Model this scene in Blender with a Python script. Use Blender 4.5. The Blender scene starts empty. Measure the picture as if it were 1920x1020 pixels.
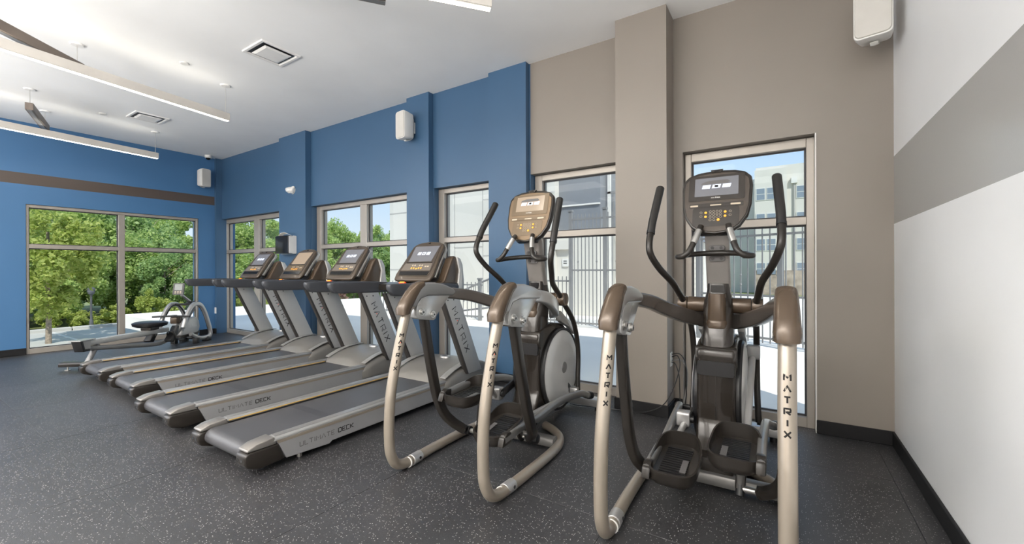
import bpy, bmesh, math, random
from mathutils import Vector, Matrix
random.seed(7)
PI = math.pi
C = bpy.context.scene.collection
S = bpy.context.scene

# ------------------------------------------------------------ camera
F_PX = 790.0
cam_d = bpy.data.cameras.new('camera'); cam = bpy.data.objects.new('camera', cam_d); C.objects.link(cam)
yaw, roll = math.radians(32.835), math.radians(-0.196)
fw = Vector((-math.sin(yaw), math.cos(yaw), 0)); r0 = Vector((math.cos(yaw), math.sin(yaw), 0)); u0 = Vector((0, 0, 1))
rt = r0*math.cos(roll) + u0*math.sin(roll); up = u0*math.cos(roll) - r0*math.sin(roll)
m = Matrix((rt, up, -fw)).transposed().to_4x4(); m.translation = (0, 0, 1.2)
cam.matrix_world = m
cam_d.sensor_width = 36; cam_d.lens = F_PX/1920*36
cam_d.shift_y = -4.5/1920
cam_d.clip_start = 0.05; cam_d.clip_end = 500
S.camera = cam
# ------------------------------------------------------------ colour management, sky, sun, lamps
S.view_settings.view_transform = 'Standard'; S.view_settings.look = 'None'
S.view_settings.gamma = 1; S.view_settings.use_curve_mapping = False
S.view_settings.exposure = 0.2
W = bpy.data.worlds.new('world'); S.world = W; W.use_nodes = True
nt = W.node_tree; nt.nodes.clear()
tc_ = nt.nodes.new('ShaderNodeTexCoord'); sx_ = nt.nodes.new('ShaderNodeSeparateXYZ'); rp_ = nt.nodes.new('ShaderNodeValToRGB')
nt.links.new(tc_.outputs['Generated'], sx_.inputs[0]); nt.links.new(sx_.outputs['Z'], rp_.inputs[0])
cr = rp_.color_ramp; cr.elements[0].position = 0; cr.elements[0].color = (.80, .88, .96, 1); cr.elements[1].position = .9; cr.elements[1].color = (.34, .50, .80, 1)
e_ = cr.elements.new(.22); e_.color = (.47, .66, .92, 1)
bg = nt.nodes.new('ShaderNodeBackground'); bg.inputs[1].default_value = 1.05
ow = nt.nodes.new('ShaderNodeOutputWorld')
nt.links.new(rp_.outputs[0], bg.inputs[0]); nt.links.new(bg.outputs[0], ow.inputs[0])
sd = bpy.data.lights.new('sun', 'SUN'); sd.energy = 4.0; sd.angle = math.radians(0.6); sd.color = (1, .96, .9)
sun = bpy.data.objects.new('sun', sd); C.objects.link(sun)
sun.rotation_euler = (math.radians(42), 0, math.radians(48))   # from behind the building, high

def area(name, loc, sx, sy, power, col=(1, .96, .9), rot=(0, 0, 0)):
    d = bpy.data.lights.new(name, 'AREA'); d.shape = 'RECTANGLE'; d.size = sx; d.size_y = sy; d.energy = power; d.color = col
    o = bpy.data.objects.new(name, d); C.objects.link(o); o.location = loc; o.rotation_euler = rot
    return o
# linear lamps behind the viewer, then added fill lights with no fixture or window
for i, (x, y, p) in enumerate([(-7.6, -1.6, 36), (-4.8, -1.6, 36), (-2.0, -1.6, 36), (-6.4, -3.8, 36), (-3.2, -3.8, 36), (-.6, -3.2, 44)]):
    area('ceiling_lamp', (x, y, 3.2), 2.4, 0.8, p)
for x, y, p in [(-7.2, -2.2, 150), (-4.2, -2.0, 230), (-1.4, -1.8, 265)]:
    area('ceiling_fill', (x, y, 2.0), 2.4, 1.6, p, (1, .965, .92), (PI, 0, 0))  # added upward fill to brighten the ceiling, no lamp hangs there
area('rear_fill', (-4.3, -5.1, 1.6), 9.0, 2.8, 80, (1, .91, .80), (math.radians(88), 0, 0))  # added fill in front of the solid rear wall
area('side_fill', (-9.0, -2.4, 1.7), 4.6, 2.8, 125, (1, .96, .92), (math.radians(90), 0, math.radians(-90)))  # added side fill, the left wall has no opening here
area('side_fill', (.5, -3.3, 1.7), 3.4, 2.8, 85, (1, .96, .92), (math.radians(90), 0, math.radians(82)))  # added fill beside the windowless right wall

# ------------------------------------------------------------ materials
def mat(name, col, rough=.5, metal=0, var=0.0, vscale=8, bump=0, bscale=60, spec=.5, coat=0, emit=None, estr=0, trans=0):
    M = bpy.data.materials.new(name); M.use_nodes = True; n = M.node_tree; b = n.nodes['Principled BSDF']
    b.inputs['Roughness'].default_value = rough; b.inputs['Metallic'].default_value = metal
    b.inputs['Specular IOR Level'].default_value = spec; b.inputs['Coat Weight'].default_value = coat
    b.inputs['Base Color'].default_value = (*col, 1)
    tc = n.nodes.new('ShaderNodeTexCoord')
    nz = n.nodes.new('ShaderNodeTexNoise'); nz.inputs['Scale'].default_value = vscale; nz.inputs['Detail'].default_value = 4
    n.links.new(tc.outputs['Object'], nz.inputs['Vector'])
    if True:
        rp = n.nodes.new('ShaderNodeValToRGB'); v = var or .04
        rp.color_ramp.elements[0].position = .3; rp.color_ramp.elements[1].position = .7
        rp.color_ramp.elements[0].color = (*[c*(1-v) for c in col], 1); rp.color_ramp.elements[1].color = (*[min(1, c*(1+v)) for c in col], 1)
        n.links.new(nz.outputs['Fac'], rp.inputs[0]); n.links.new(rp.outputs[0], b.inputs['Base Color'])
    if bump:
        n2 = n.nodes.new('ShaderNodeTexNoise'); n2.inputs['Scale'].default_value = bscale; n2.inputs['Detail'].default_value = 3
        n.links.new(tc.outputs['Object'], n2.inputs['Vector'])
        bp = n.nodes.new('ShaderNodeBump'); bp.inputs['Strength'].default_value = bump; bp.inputs['Distance'].default_value = .01
        n.links.new(n2.outputs['Fac'], bp.inputs['Height']); n.links.new(bp.outputs[0], b.inputs['Normal'])
    if emit:
        b.inputs['Emission Color'].default_value = (*emit, 1); b.inputs['Emission Strength'].default_value = estr
    return M

def wall_mat(name, col, band=None, bandcol=None, rough=.45):
    """painted wall; an optional painted band between two heights"""
    M = mat(name, col, rough, var=.02, vscale=2, bump=.03, bscale=180)
    if band:
        n = M.node_tree; b = n.nodes['Principled BSDF']
        g = n.nodes.new('ShaderNodeNewGeometry'); sx = n.nodes.new('ShaderNodeSeparateXYZ'); n.links.new(g.outputs['Position'], sx.inputs[0])
        a = n.nodes.new('ShaderNodeMath'); a.operation = 'GREATER_THAN'; a.inputs[1].default_value = band[0]
        c = n.nodes.new('ShaderNodeMath'); c.operation = 'LESS_THAN'; c.inputs[1].default_value = band[1]
        k = n.nodes.new('ShaderNodeMath'); k.operation = 'MULTIPLY'
        n.links.new(sx.outputs['Z'], a.inputs[0]); n.links.new(sx.outputs['Z'], c.inputs[0]); n.links.new(a.outputs[0], k.inputs[0]); n.links.new(c.outputs[0], k.inputs[1])
        mx = n.nodes.new('ShaderNodeMixRGB'); src = b.inputs['Base Color'].links[0].from_socket
        n.links.new(k.outputs[0], mx.inputs[0]); n.links.new(src, mx.inputs[1]); mx.inputs[2].default_value = (*bandcol, 1)
        n.links.new(mx.outputs[0], b.inputs['Base Color'])
        rr = n.nodes.new('ShaderNodeMath'); rr.operation = 'MULTIPLY_ADD'; rr.inputs[1].default_value = -.15; rr.inputs[2].default_value = rough
        n.links.new(k.outputs[0], rr.inputs[0]); n.links.new(rr.outputs[0], b.inputs['Roughness'])
    return M

BLUE = (.042, .103, .194)
GREIGE = (.245, .215, .187)
M_blue = wall_mat('blue_paint', BLUE)
M_blue_lit_band = wall_mat('blue_paint_lit_band', (.052, .150, .305), (2.447, 2.61), (.085, .065, .055))  # same blue as the window wall, its stronger light put into the colour
M_grey = wall_mat('greige_paint', GREIGE)
M_white_band = wall_mat('pale_paint_band', (.80, .81, .82), (1.5, 1.955), (.36, .355, .35), .38)
M_rear = wall_mat('pale_paint', (.60, .58, .56))
M_ceil = wall_mat('ceiling_paint', (.92, .92, .91), rough=.7)
M_base = mat('black_vinyl', (.009, .009, .010), .5, spec=.3)
M_alu = mat('anodised_frame', (.35, .32, .285), .38, .35, var=.03)
M_aludark = mat('window_gasket', (.04, .04, .045), .5)
M_silver = mat('silver_paint', (.44, .435, .43), .28, .6, var=.02, coat=.25)
M_champ = mat('satin_champagne_paint', (.29, .25, .205), .28, .35, var=.02, coat=.35)
M_lightsil = mat('light_silver_shell', (.50, .50, .49), .32, .35, var=.02)
M_grey_pl = mat('grey_plastic', (.20, .20, .20), .36, .15, var=.04)
M_darkgrey = mat('charcoal_plastic', (.020, .017, .0145), .28, metal=0, spec=.4, var=.1, bump=.02, bscale=400)
M_bronze = mat('bronze_brown_plastic', (.080, .055, .036), .27, .3, var=.06, coat=.2)
M_black = mat('black_plastic', (.010, .010, .011), .35, var=.1)
M_gloss = mat('gloss_black', (.008, .008, .009), .16, spec=.35)
M_rubber = mat('black_rubber_grip', (.012, .011, .010), .42, bump=.05, bscale=300)
M_belt = mat('running_belt', (.055, .055, .06), .38, var=.1, vscale=5, bump=.08, bscale=500)
M_beam = mat('beam_grey', (.20, .195, .19), .30, .45, coat=.2)
M_yellow = mat('yellow_line', (.55, .33, .05), .5)
M_red = mat('red_plastic', (.85, .08, .02), .35, emit=(1, .1, .02), estr=.15)
M_orange = mat('orange_button', (.95, .42, .04), .4, emit=(1, .4, .03), estr=.35)
M_white = mat('white_plastic', (.72, .71, .68), .4)
M_whitebtn = mat('pale_print', (.75, .73, .70), .5)
M_ink = mat('dark_lettering', (.012, .011, .011), .6, spec=.2)
M_inkgrey = mat('grey_lettering', (.10, .095, .095), .5)
M_chrome = mat('chrome', (.75, .75, .75), .14, 1.0)
M_steel = mat('zinc_bolt', (.55, .54, .52), .28, .9)
M_diff = mat('lamp_diffuser', (1, 1, 1), .6, emit=(1, .93, .80), estr=5.5)
M_fixture = mat('fixture_white', (.80, .79, .77), .45)
M_fixside = mat('fixture_side', (.56, .53, .49), .5)
M_fixdark = mat('fixture_grey', (.16, .13, .11), .45, .3)
M_screen = mat('screen_glass', (.10, .10, .11), .14, emit=(.20, .205, .225), estr=.4)
M_screenw = mat('screen_glass_warm', (.16, .13, .10), .14, emit=(.55, .40, .27), estr=.45)
M_icon = mat('screen_icons', (.6, .65, .75), .4, emit=(.62, .70, .88), estr=.6)
M_conc = mat('pale_concrete', (.52, .50, .46), .8, var=.08, vscale=.6, bump=.1, bscale=30)
M_terr = mat('terrace_slab', (.90, .84, .76), .8, var=.06, vscale=.8)
M_stucco = mat('white_stucco', (.64, .62, .57), .85, var=.03, vscale=1)
M_joint = mat('panel_joint', (.42, .41, .39), .9)
M_slate = mat('slate_panel', (.20, .215, .24), .6, var=.05)
M_iron = mat('painted_iron', (.10, .10, .105), .45)
M_irong = mat('grey_iron', (.22, .22, .225), .5)
M_bark = mat('bark', (.30, .24, .18), .9, var=.3, vscale=12, bump=.4, bscale=30)
M_mesh_glass = None

def leaf_mat(name, c1, c2):
    M = bpy.data.materials.new(name); M.use_nodes = True; n = M.node_tree; b = n.nodes['Principled BSDF']
    g = n.nodes.new('ShaderNodeNewGeometry'); rp = n.nodes.new('ShaderNodeValToRGB')
    rp.color_ramp.elements[0].color = (*c1, 1); rp.color_ramp.elements[1].color = (*c2, 1)
    n.links.new(g.outputs['Random Per Island'], rp.inputs[0]); n.links.new(rp.outputs[0], b.inputs['Base Color'])
    b.inputs['Roughness'].default_value = .5
    tr = n.nodes.new('ShaderNodeBsdfTranslucent'); n.links.new(rp.outputs[0], tr.inputs[0])
    mx = n.nodes.new('ShaderNodeMixShader'); mx.inputs[0].default_value = .55
    o = n.nodes['Material Output']; n.links.new(b.outputs[0], mx.inputs[1]); n.links.new(tr.outputs[0], mx.inputs[2]); n.links.new(mx.outputs[0], o.inputs[0])
    return M
M_leafA = leaf_mat('leaf_mid', (.30, .44, .12), (.70, .80, .32))
M_leafB = leaf_mat('leaf_dark', (.24, .38, .14), (.56, .70, .30))
M_leafC = leaf_mat('leaf_lime', (.42, .50, .12), (.72, .76, .28))
M_leafY = leaf_mat('leaf_yellowgreen', (.36, .46, .10), (.66, .70, .22))
M_leafP = leaf_mat('leaf_pink', (.35, .18, .16), (.50, .36, .26))

def glass_mat():
    M = bpy.data.materials.new('window_glass'); M.use_nodes = True; n = M.node_tree; n.nodes.clear()
    o = n.nodes.new('ShaderNodeOutputMaterial'); t = n.nodes.new('ShaderNodeBsdfTransparent'); t.inputs[0].default_value = (.93, .95, .94, 1)
    g = n.nodes.new('ShaderNodeBsdfGlossy'); g.inputs['Roughness'].default_value = 0
    f = n.nodes.new('ShaderNodeFresnel'); f.inputs[0].default_value = 1.22
    mx = n.nodes.new('ShaderNodeMixShader'); gg = n.nodes.new('ShaderNodeNewGeometry'); iv = n.nodes.new('ShaderNodeMath'); iv.operation = 'SUBTRACT'; iv.inputs[0].default_value = 1; n.links.new(gg.outputs['Backfacing'], iv.inputs[1])
    k = n.nodes.new('ShaderNodeMath'); k.operation = 'MULTIPLY'; n.links.new(f.outputs[0], k.inputs[0]); n.links.new(iv.outputs[0], k.inputs[1]); n.links.new(k.outputs[0], mx.inputs[0]); n.links.new(t.outputs[0], mx.inputs[1]); n.links.new(g.outputs[0], mx.inputs[2])
    n.links.new(mx.outputs[0], o.inputs[0]); return M
M_glass = glass_mat()

def floor_mat():
    M = bpy.data.materials.new('speckled_rubber'); M.use_nodes = True; n = M.node_tree; b = n.nodes['Principled BSDF']
    g = n.nodes.new('ShaderNodeNewGeometry')
    vo = n.nodes.new('ShaderNodeTexVoronoi'); vo.inputs['Scale'].default_value = 125; n.links.new(g.outputs['Position'], vo.inputs['Vector'])
    lt = n.nodes.new('ShaderNodeMath'); lt.operation = 'LESS_THAN'; lt.inputs[1].default_value = .28; n.links.new(vo.outputs['Distance'], lt.inputs[0])
    sp = n.nodes.new('ShaderNodeSeparateColor'); n.links.new(vo.outputs['Color'], sp.inputs[0])
    l2 = n.nodes.new('ShaderNodeMath'); l2.operation = 'GREATER_THAN'; l2.inputs[1].default_value = .74; n.links.new(sp.outputs[0], l2.inputs[0])
    k = n.nodes.new('ShaderNodeMath'); k.operation = 'MULTIPLY'; n.links.new(lt.outputs[0], k.inputs[0]); n.links.new(l2.outputs[0], k.inputs[1])
    nz = n.nodes.new('ShaderNodeTexNoise'); nz.inputs['Scale'].default_value = 1.3; nz.inputs['Detail'].default_value = 6; n.links.new(g.outputs['Position'], nz.inputs['Vector'])
    rp = n.nodes.new('ShaderNodeValToRGB'); rp.color_ramp.elements[0].position = .3; rp.color_ramp.elements[1].position = .75
    rp.color_ramp.elements[0].color = (.022, .022, .024, 1); rp.color_ramp.elements[1].color = (.036, .036, .039, 1)
    n.links.new(nz.outputs['Fac'], rp.inputs[0])
    mx = n.nodes.new('ShaderNodeMixRGB'); n.links.new(k.outputs[0], mx.inputs[0]); n.links.new(rp.outputs[0], mx.inputs[1]); mx.inputs[2].default_value = (.34, .33, .32, 1)
    n.links.new(mx.outputs[0], b.inputs['Base Color'])
    b.inputs['Roughness'].default_value = .42; b.inputs['Specular IOR Level'].default_value = .78
    n2 = n.nodes.new('ShaderNodeTexNoise'); n2.inputs['Scale'].default_value = 260; n.links.new(g.outputs['Position'], n2.inputs['Vector'])
    bp = n.nodes.new('ShaderNodeBump'); bp.inputs['Strength'].default_value = .35; bp.inputs['Distance'].default_value = .003
    n.links.new(n2.outputs['Fac'], bp.inputs['Height']); n.links.new(bp.outputs[0], b.inputs['Normal'])
    return M
M_floor = floor_mat()

# ------------------------------------------------------------ mesh helpers
def frame_of(d):
    d = d.normalized(); a = Vector((0, 0, 1)) if abs(d.z) < .9 else Vector((1, 0, 0))
    x = a.cross(d).normalized(); y = d.cross(x).normalized(); return x, y
def smooth(pts, n=6):
    """Catmull-Rom through points"""
    P = [Vector(p) for p in pts]
    if len(P) < 3: return P
    Q = [P[0]*2-P[1]] + P + [P[-1]*2-P[-2]]; out = []
    for i in range(1, len(Q)-2):
        a, b, c, d = Q[i-1:i+3]
        for k in range(n):
            t = k/n
            out.append(.5*((2*b)+(c-a)*t+(2*a-5*b+4*c-d)*t*t+(3*b-a-3*c+d)*t**3))
    out.append(P[-1]); return out
class MB:
    def __init__(s): s.bm = bmesh.new()
    def face(s, vs):
        try: return s.bm.faces.new(vs)
        except ValueError: return None
    def rings(s, rings, cap=True, close=False):
        R = [[s.bm.verts.new(p) for p in r] for r in rings]; n = len(R[0])
        for i in range(len(R)-1 + (1 if close else 0)):
            a, b = R[i], R[(i+1) % len(R)]
            for j in range(n): s.face([a[j], a[(j+1) % n], b[(j+1) % n], b[j]])
        if cap and not close: s.face(R[0][::-1]); s.face(R[-1])
        return s
    def tube(s, pts, r, seg=14, sm=0, ry=None, cap=True, close=False, sq=None, r2=None, ref=None):
        P = smooth(pts, sm) if sm else [Vector(p) for p in pts]
        n = len(P); x = None; rs = []
        for i, p in enumerate(P):
            if close: d = P[(i+1) % n]-P[i-1]
            else: d = P[min(i+1, n-1)]-P[max(i-1, 0)]
            d.normalize()
            if ref is not None: x = (Vector(ref)-d*Vector(ref).dot(d)).normalized()
            elif x is None: x, _ = frame_of(d)
            else: x = (x-d*x.dot(d)).normalized()
            y = d.cross(x); t = i/(n-1)
            rr = r if r2 is None else r+(r2-r)*t
            ring = []
            for k in range(seg):
                a = 2*PI*(k+.5)/seg; ca, sa = math.cos(a), math.sin(a)
                if sq: ca = math.copysign(abs(ca)**sq, ca); sa = math.copysign(abs(sa)**sq, sa)
                ring.append(p + x*ca*rr + y*sa*(ry if ry else rr))
            rs.append(ring)
        return s.rings(rs, cap, close)
    def cyl(s, a, b, r, seg=20, r2=None): return s.tube([a, b], r, seg, r2=r2)
    def prism(s, poly, a, b, ax='u'):
        """poly in (v,z) extruded along u; ax='v': (u,z) along v; ax='z': (u,v) along z"""
        f = {'u': lambda p, t: (t, p[0], p[1]), 'v': lambda p, t: (p[0], t, p[1]), 'z': lambda p, t: (p[0], p[1], t)}[ax]
        return s.rings([[f(p, a) for p in poly], [f(p, b) for p in poly]])
    def box(s, x0, x1, y0, y1, z0, z1): return s.prism([(x0, y0), (x1, y0), (x1, y1), (x0, y1)], z0, z1, 'z')
    def loft(s, secs, n=24, p=3.0, cap=True):
        """secs: (cx,cy,cz,hx,hy) horizontal superellipse rings"""
        rs = []
        for cx, cy, cz, hx, hy in secs:
            ring = []
            for k in range(n):
                a = 2*PI*k/n; ca, sa = math.cos(a), math.sin(a)
                ring.append((cx+hx*math.copysign(abs(ca)**(2/p), ca), cy+hy*math.copysign(abs(sa)**(2/p), sa), cz))
            rs.append(ring)
        return s.rings(rs, cap)
    def lathe(s, prof, c, axis='z', seg=24):
        rs = []
        for r, h in prof:
            ring = []
            for k in range(seg):
                a = 2*PI*k/seg; x, y = r*math.cos(a), r*math.sin(a)
                ring.append({'z': (c[0]+x, c[1]+y, c[2]+h), 'u': (c[0]+h, c[1]+x, c[2]+y), 'v': (c[0]+x, c[1]+h, c[2]+y)}[axis])
            rs.append(ring)
        return s.rings(rs)
    def xf(s, M): bmesh.ops.transform(s.bm, matrix=M, verts=s.bm.verts); return s
    def bevel(s, w, seg=2, ang=30):
        bmesh.ops.recalc_face_normals(s.bm, faces=s.bm.faces)
        es = [e for e in s.bm.edges if len(e.link_faces) == 2 and e.calc_face_angle(0) > math.radians(ang)]
        bmesh.ops.bevel(s.bm, geom=es, offset=w, segments=seg, profile=.5, affect='EDGES', clamp_overlap=True); return s
    def build(s, name, m, parent=None, sm=35, noflip=False):
        if not noflip: bmesh.ops.recalc_face_normals(s.bm, faces=s.bm.faces)
        me = bpy.data.meshes.new(name); s.bm.to_mesh(me); s.bm.free()
        me.materials.append(m)
        if sm:
            me.shade_smooth(); me.set_sharp_from_angle(angle=math.radians(sm))
        o = bpy.data.objects.new(name, me); C.objects.link(o)
        if parent is not None: o.parent = parent
        return o
def rrect(hx, hy, r, n=5, cx=0, cy=0):
    out = []
    for qx, qy, a0 in ((1, 1, 0), (-1, 1, 90), (-1, -1, 180), (1, -1, 270)):
        for k in range(n+1):
            a = math.radians(a0+90*k/n); out.append((cx+qx*(hx-r)+r*math.cos(a), cy+qy*(hy-r)+r*math.sin(a)))
    return out
def thing(name, label, cat, loc=(0, 0, 0), rz=0, group=None):
    o = bpy.data.objects.new(name, None); C.objects.link(o); o.empty_display_size = .1
    o.location = loc; o.rotation_euler = (0, 0, rz); o['label'] = label; o['category'] = cat
    if group: o['group'] = group
    return o
def tag(o, label, cat, group=None):
    o['label'] = label; o['category'] = cat
    if group: o['group'] = group
    return o
def struct(o, label=None):
    o['kind'] = 'structure'
    if label: o['label'] = label
    return o
def sroot(name, label=None):
    o = bpy.data.objects.new(name, None); C.objects.link(o); o.empty_display_size = .1; return struct(o, label)
def lbl(o, t): o['label'] = t; return o
def copy_tree(o, parent=None):
    c = o.copy(); C.objects.link(c); c.parent = parent
    for ch in [x for x in bpy.data.objects if x.parent == o]: copy_tree(ch, c)
    return c

# stroke lettering: unit cells, polylines
GL = {
 'M': (1.0, [[(0, 0), (0, 1), (.5, .45), (1, 1), (1, 0)]]), 'A': (1.0, [[(0, 0), (.5, 1), (1, 0)]]),
 'T': (.9, [[(0, 1), (.9, 1)], [(.45, 1), (.45, 0)]]), 'R': (.9, [[(0, 0), (0, .95), (.9, .95), (.9, .42), (.25, .42), (.9, 0)]]),
 'I': (.12, [[(.06, 0), (.06, 1)]]), 'X': (.95, [[(0, 0), (.95, 1)], [(0, 1), (.95, 0)]]),
 'U': (.85, [[(0, 1), (0, .1), (.1, 0), (.75, 0), (.85, .1), (.85, 1)]]), 'L': (.75, [[(0, 1), (0, 0), (.75, 0)]]),
 'E': (.8, [[(.8, 1), (0, 1), (0, 0), (.8, 0)], [(0, .5), (.7, .5)]]), 'D': (.9, [[(0, 0), (0, 1), (.7, 1), (.9, .8), (.9, .2), (.7, 0), (0, 0)]]),
 'C': (.85, [[(.85, 1), (0, 1), (0, 0), (.85, 0)]]), 'K': (.85, [[(0, 0), (0, 1)], [(.85, 1), (.15, .5), (.85, 0)]]), ' ': (.5, []),
 'G': (.9, [[(.9, 1), (0, 1), (0, 0), (.9, 0), (.9, .5), (.5, .5)]]), 'F': (.8, [[(.8, 1), (0, 1), (0, 0)], [(0, .5), (.7, .5)]]), 'S': (.8, [[(.8, 1), (0, 1), (0, .5), (.8, .5), (.8, 0), (0, 0)]]),
 'N': (.9, [[(0, 0), (0, 1), (.9, 0), (.9, 1)]]), 'O': (.9, [[(0, 0), (0, 1), (.9, 1), (.9, 0), (0, 0)]]), '7': (.7, [[(0, 1), (.7, 1), (.2, 0)]]), '1': (.2, [[(0, .8), (.15, 1), (.15, 0)]]),
}
def strokes(text, h, gap=.28, stack=False, pitch=1.5):
    """-> list of polylines in text plane (x right, y up), total size"""
    out = []; x = 0; y = 0
    for ch in text:
        w, ps = GL[ch]
        for pl in ps:
            if stack: out.append([((px-w/2)*h, (py-.5)*h-y) for px, py in pl])
            else: out.append([((x+px)*h, py*h) for px, py in pl])
        if stack: y += pitch*h
        else: x += w+gap
    return out, (x*h, y)
def lettering(name, polys, w, f, m, parent, nsub=4, lift=.0012):
    """ribbons of width w; f maps (x,y)->(point, normal)"""
    mb = MB()
    for pl in polys:
        pts = []
        for a, b in zip(pl[:-1], pl[1:]):
            for k in range(nsub): t = k/nsub; pts.append((a[0]+(b[0]-a[0])*t, a[1]+(b[1]-a[1])*t))
        pts.append(pl[-1])
        L = []; R = []
        for i, p in enumerate(pts):
            a = pts[max(i-1, 0)]; b = pts[min(i+1, len(pts)-1)]; dx, dy = b[0]-a[0], b[1]-a[1]; l = math.hypot(dx, dy) or 1
            nx, ny = -dy/l*w/2, dx/l*w/2
            # mitre widening at sharp corners is ignored
            L.append((p[0]+nx, p[1]+ny)); R.append((p[0]-nx, p[1]-ny))
        def P(q):
            p, n = f(*q); return Vector(p)+Vector(n)*lift
        vl = [mb.bm.verts.new(P(q)) for q in L]; vr = [mb.bm.verts.new(P(q)) for q in R]
        for i in range(len(vl)-1): mb.face([vl[i], vr[i], vr[i+1], vl[i+1]])
    return mb.build(name, m, parent, sm=0, noflip=True)

# ============================================================ ROOM
XL, XR, YW, ZC, YB = -9.15, .626, 3.79, 3.34, -5.2
YG = 3.87     # inner face of the window frames
SOF = 2.19
# floor: slab and rubber tiles
fl = MB().box(XL-.3, XR+.3, YB-.3, YW+.35, -.16, -.012).build('floor', mat('floor_slab', (.02, .02, .02), .8), sm=0); struct(fl, 'dark floor slab under speckled rubber tiles')
TS = 1.22; x0 = -3.14-TS*5; y0 = .72-TS*5
tile_cache = {}
for i in range(9):
    for j in range(9):
        ax, bx_ = max(x0+i*TS, XL), min(x0+(i+1)*TS, XR); ay, by_ = max(y0+j*TS, YB), min(y0+(j+1)*TS, YW+.12)
        if bx_-ax < .02 or by_-ay < .02: continue
        key = (round(bx_-ax, 3), round(by_-ay, 3))
        if key in tile_cache:
            o = tile_cache[key].copy(); C.objects.link(o)
        else:
            w_, h_ = key
            o = MB().box(-w_/2+.0009, w_/2-.0009, -h_/2+.0009, h_/2-.0009, -.012, 0).bevel(.0008, 1).build('rubber_tile', M_floor, None, sm=0); tile_cache[key] = o
        o.parent = fl; o.location = ((ax+bx_)/2, (ay+by_)/2, 0)
struct(MB().box(XL-.3, XR+.3, YB-.3, YW+.35, ZC, ZC+.2).build('ceiling', M_ceil, sm=0), 'white painted ceiling')
# window wall with its openings (two paint colours)
def wallrun(name, segs, m, label):
    mb = MB()
    for a in segs: mb.box(*a)
    return struct(mb.build(name, m, sm=0), label)
YO = YW+.26
wallrun('wall_front', [(XL-.3, -2.21, YW, YO, SOF, ZC), (-6.87, -6.13, YW, YO, 0, SOF), (-3.95, -3.575, YW, YO, 0, SOF), (-2.69, -2.212, YW, YO, 0, SOF)], M_blue, 'blue part of the window wall')
wallrun('wall_front', [(-2.21, XR+.3, YW, YO, SOF, ZC), (-1.222, -.72, YW, YO, 0, SOF), (.195, XR+.3, YW, YO, 0, SOF)], M_grey, 'warm grey part of the window wall')
wallrun('wall_left', [(XL-.26, XL, YB, 1.30, 0, ZC), (XL-.26, XL, 1.30, 3.43, 2.17, ZC), (XL-.26, XL, 3.43, YO, 0, ZC)], M_blue_lit_band, 'blue left wall with a dark brown painted band')
wallrun('wall_right', [(XR, XR+.26, YB, YO, 0, ZC)], M_white_band, 'pale right wall with a grey painted band')
wallrun('wall_rear', [(XL-.26, XR+.26, YB-.26, YB, 0, ZC)], M_rear, 'pale rear wall behind the viewer')
# columns
for k, (a, b, y, mm, lb) in enumerate([(XL, -9.09, 3.69, M_blue, 'narrow blue corner pilaster'), (-6.885, -6.14, 3.70, M_blue, 'wide blue column with the towel dispenser'),
                      (-3.955, -3.58, 3.71, M_blue, 'blue column with the wall speaker'), (-2.70, -2.225, 3.72, M_blue, 'blue column before the grey wall'), (-1.217, -.793, 3.535, M_grey, 'deep warm grey column')]):
    struct(MB().box(a, b, y, YW+.08, 0, ZC).build('column', mm, sm=0), lb)
# baseboards
def bb(name, a, b, y0_, y1_, lab=None): return struct(MB().box(a, b, y0_, y1_, 0, .098).bevel(.004, 1).build(name, M_base, sm=0), lab)
bb('baseboard_front', -1.232, -.78, 3.523, 3.537, 'black baseboard on the grey column')
bb('baseboard_front', -.793, -.78, 3.537, 3.79, 'black baseboard on the side of the grey column')
bb('baseboard_front', .198, XR, 3.776, 3.79, 'black baseboard right of the tall window')
bb('baseboard_front', -.793, -.722, 3.776, 3.79, 'short black baseboard beside the grey column')
bb('baseboard_front', -2.715, -2.21, 3.707, 3.72, 'black baseboard on the blue column')
bb('baseboard_front', -3.97, -3.565, 3.697, 3.71, 'black baseboard on the speaker column')
bb('baseboard_front', -6.9, -6.125, 3.687, 3.70, 'black baseboard on the wide blue column')
bb('baseboard_front', XL, -9.078, 3.677, 3.69, 'black baseboard on the corner pilaster')
bb('baseboard_right', XR-.014, XR, YB, 3.79, 'black baseboard along the pale wall')
bb('baseboard_left', XL, XL+.014, YB, 1.30, 'black baseboard left of the woodland window')
bb('baseboard_left', XL, XL+.014, 3.43, 3.69, 'black baseboard right of the woodland window')

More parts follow.
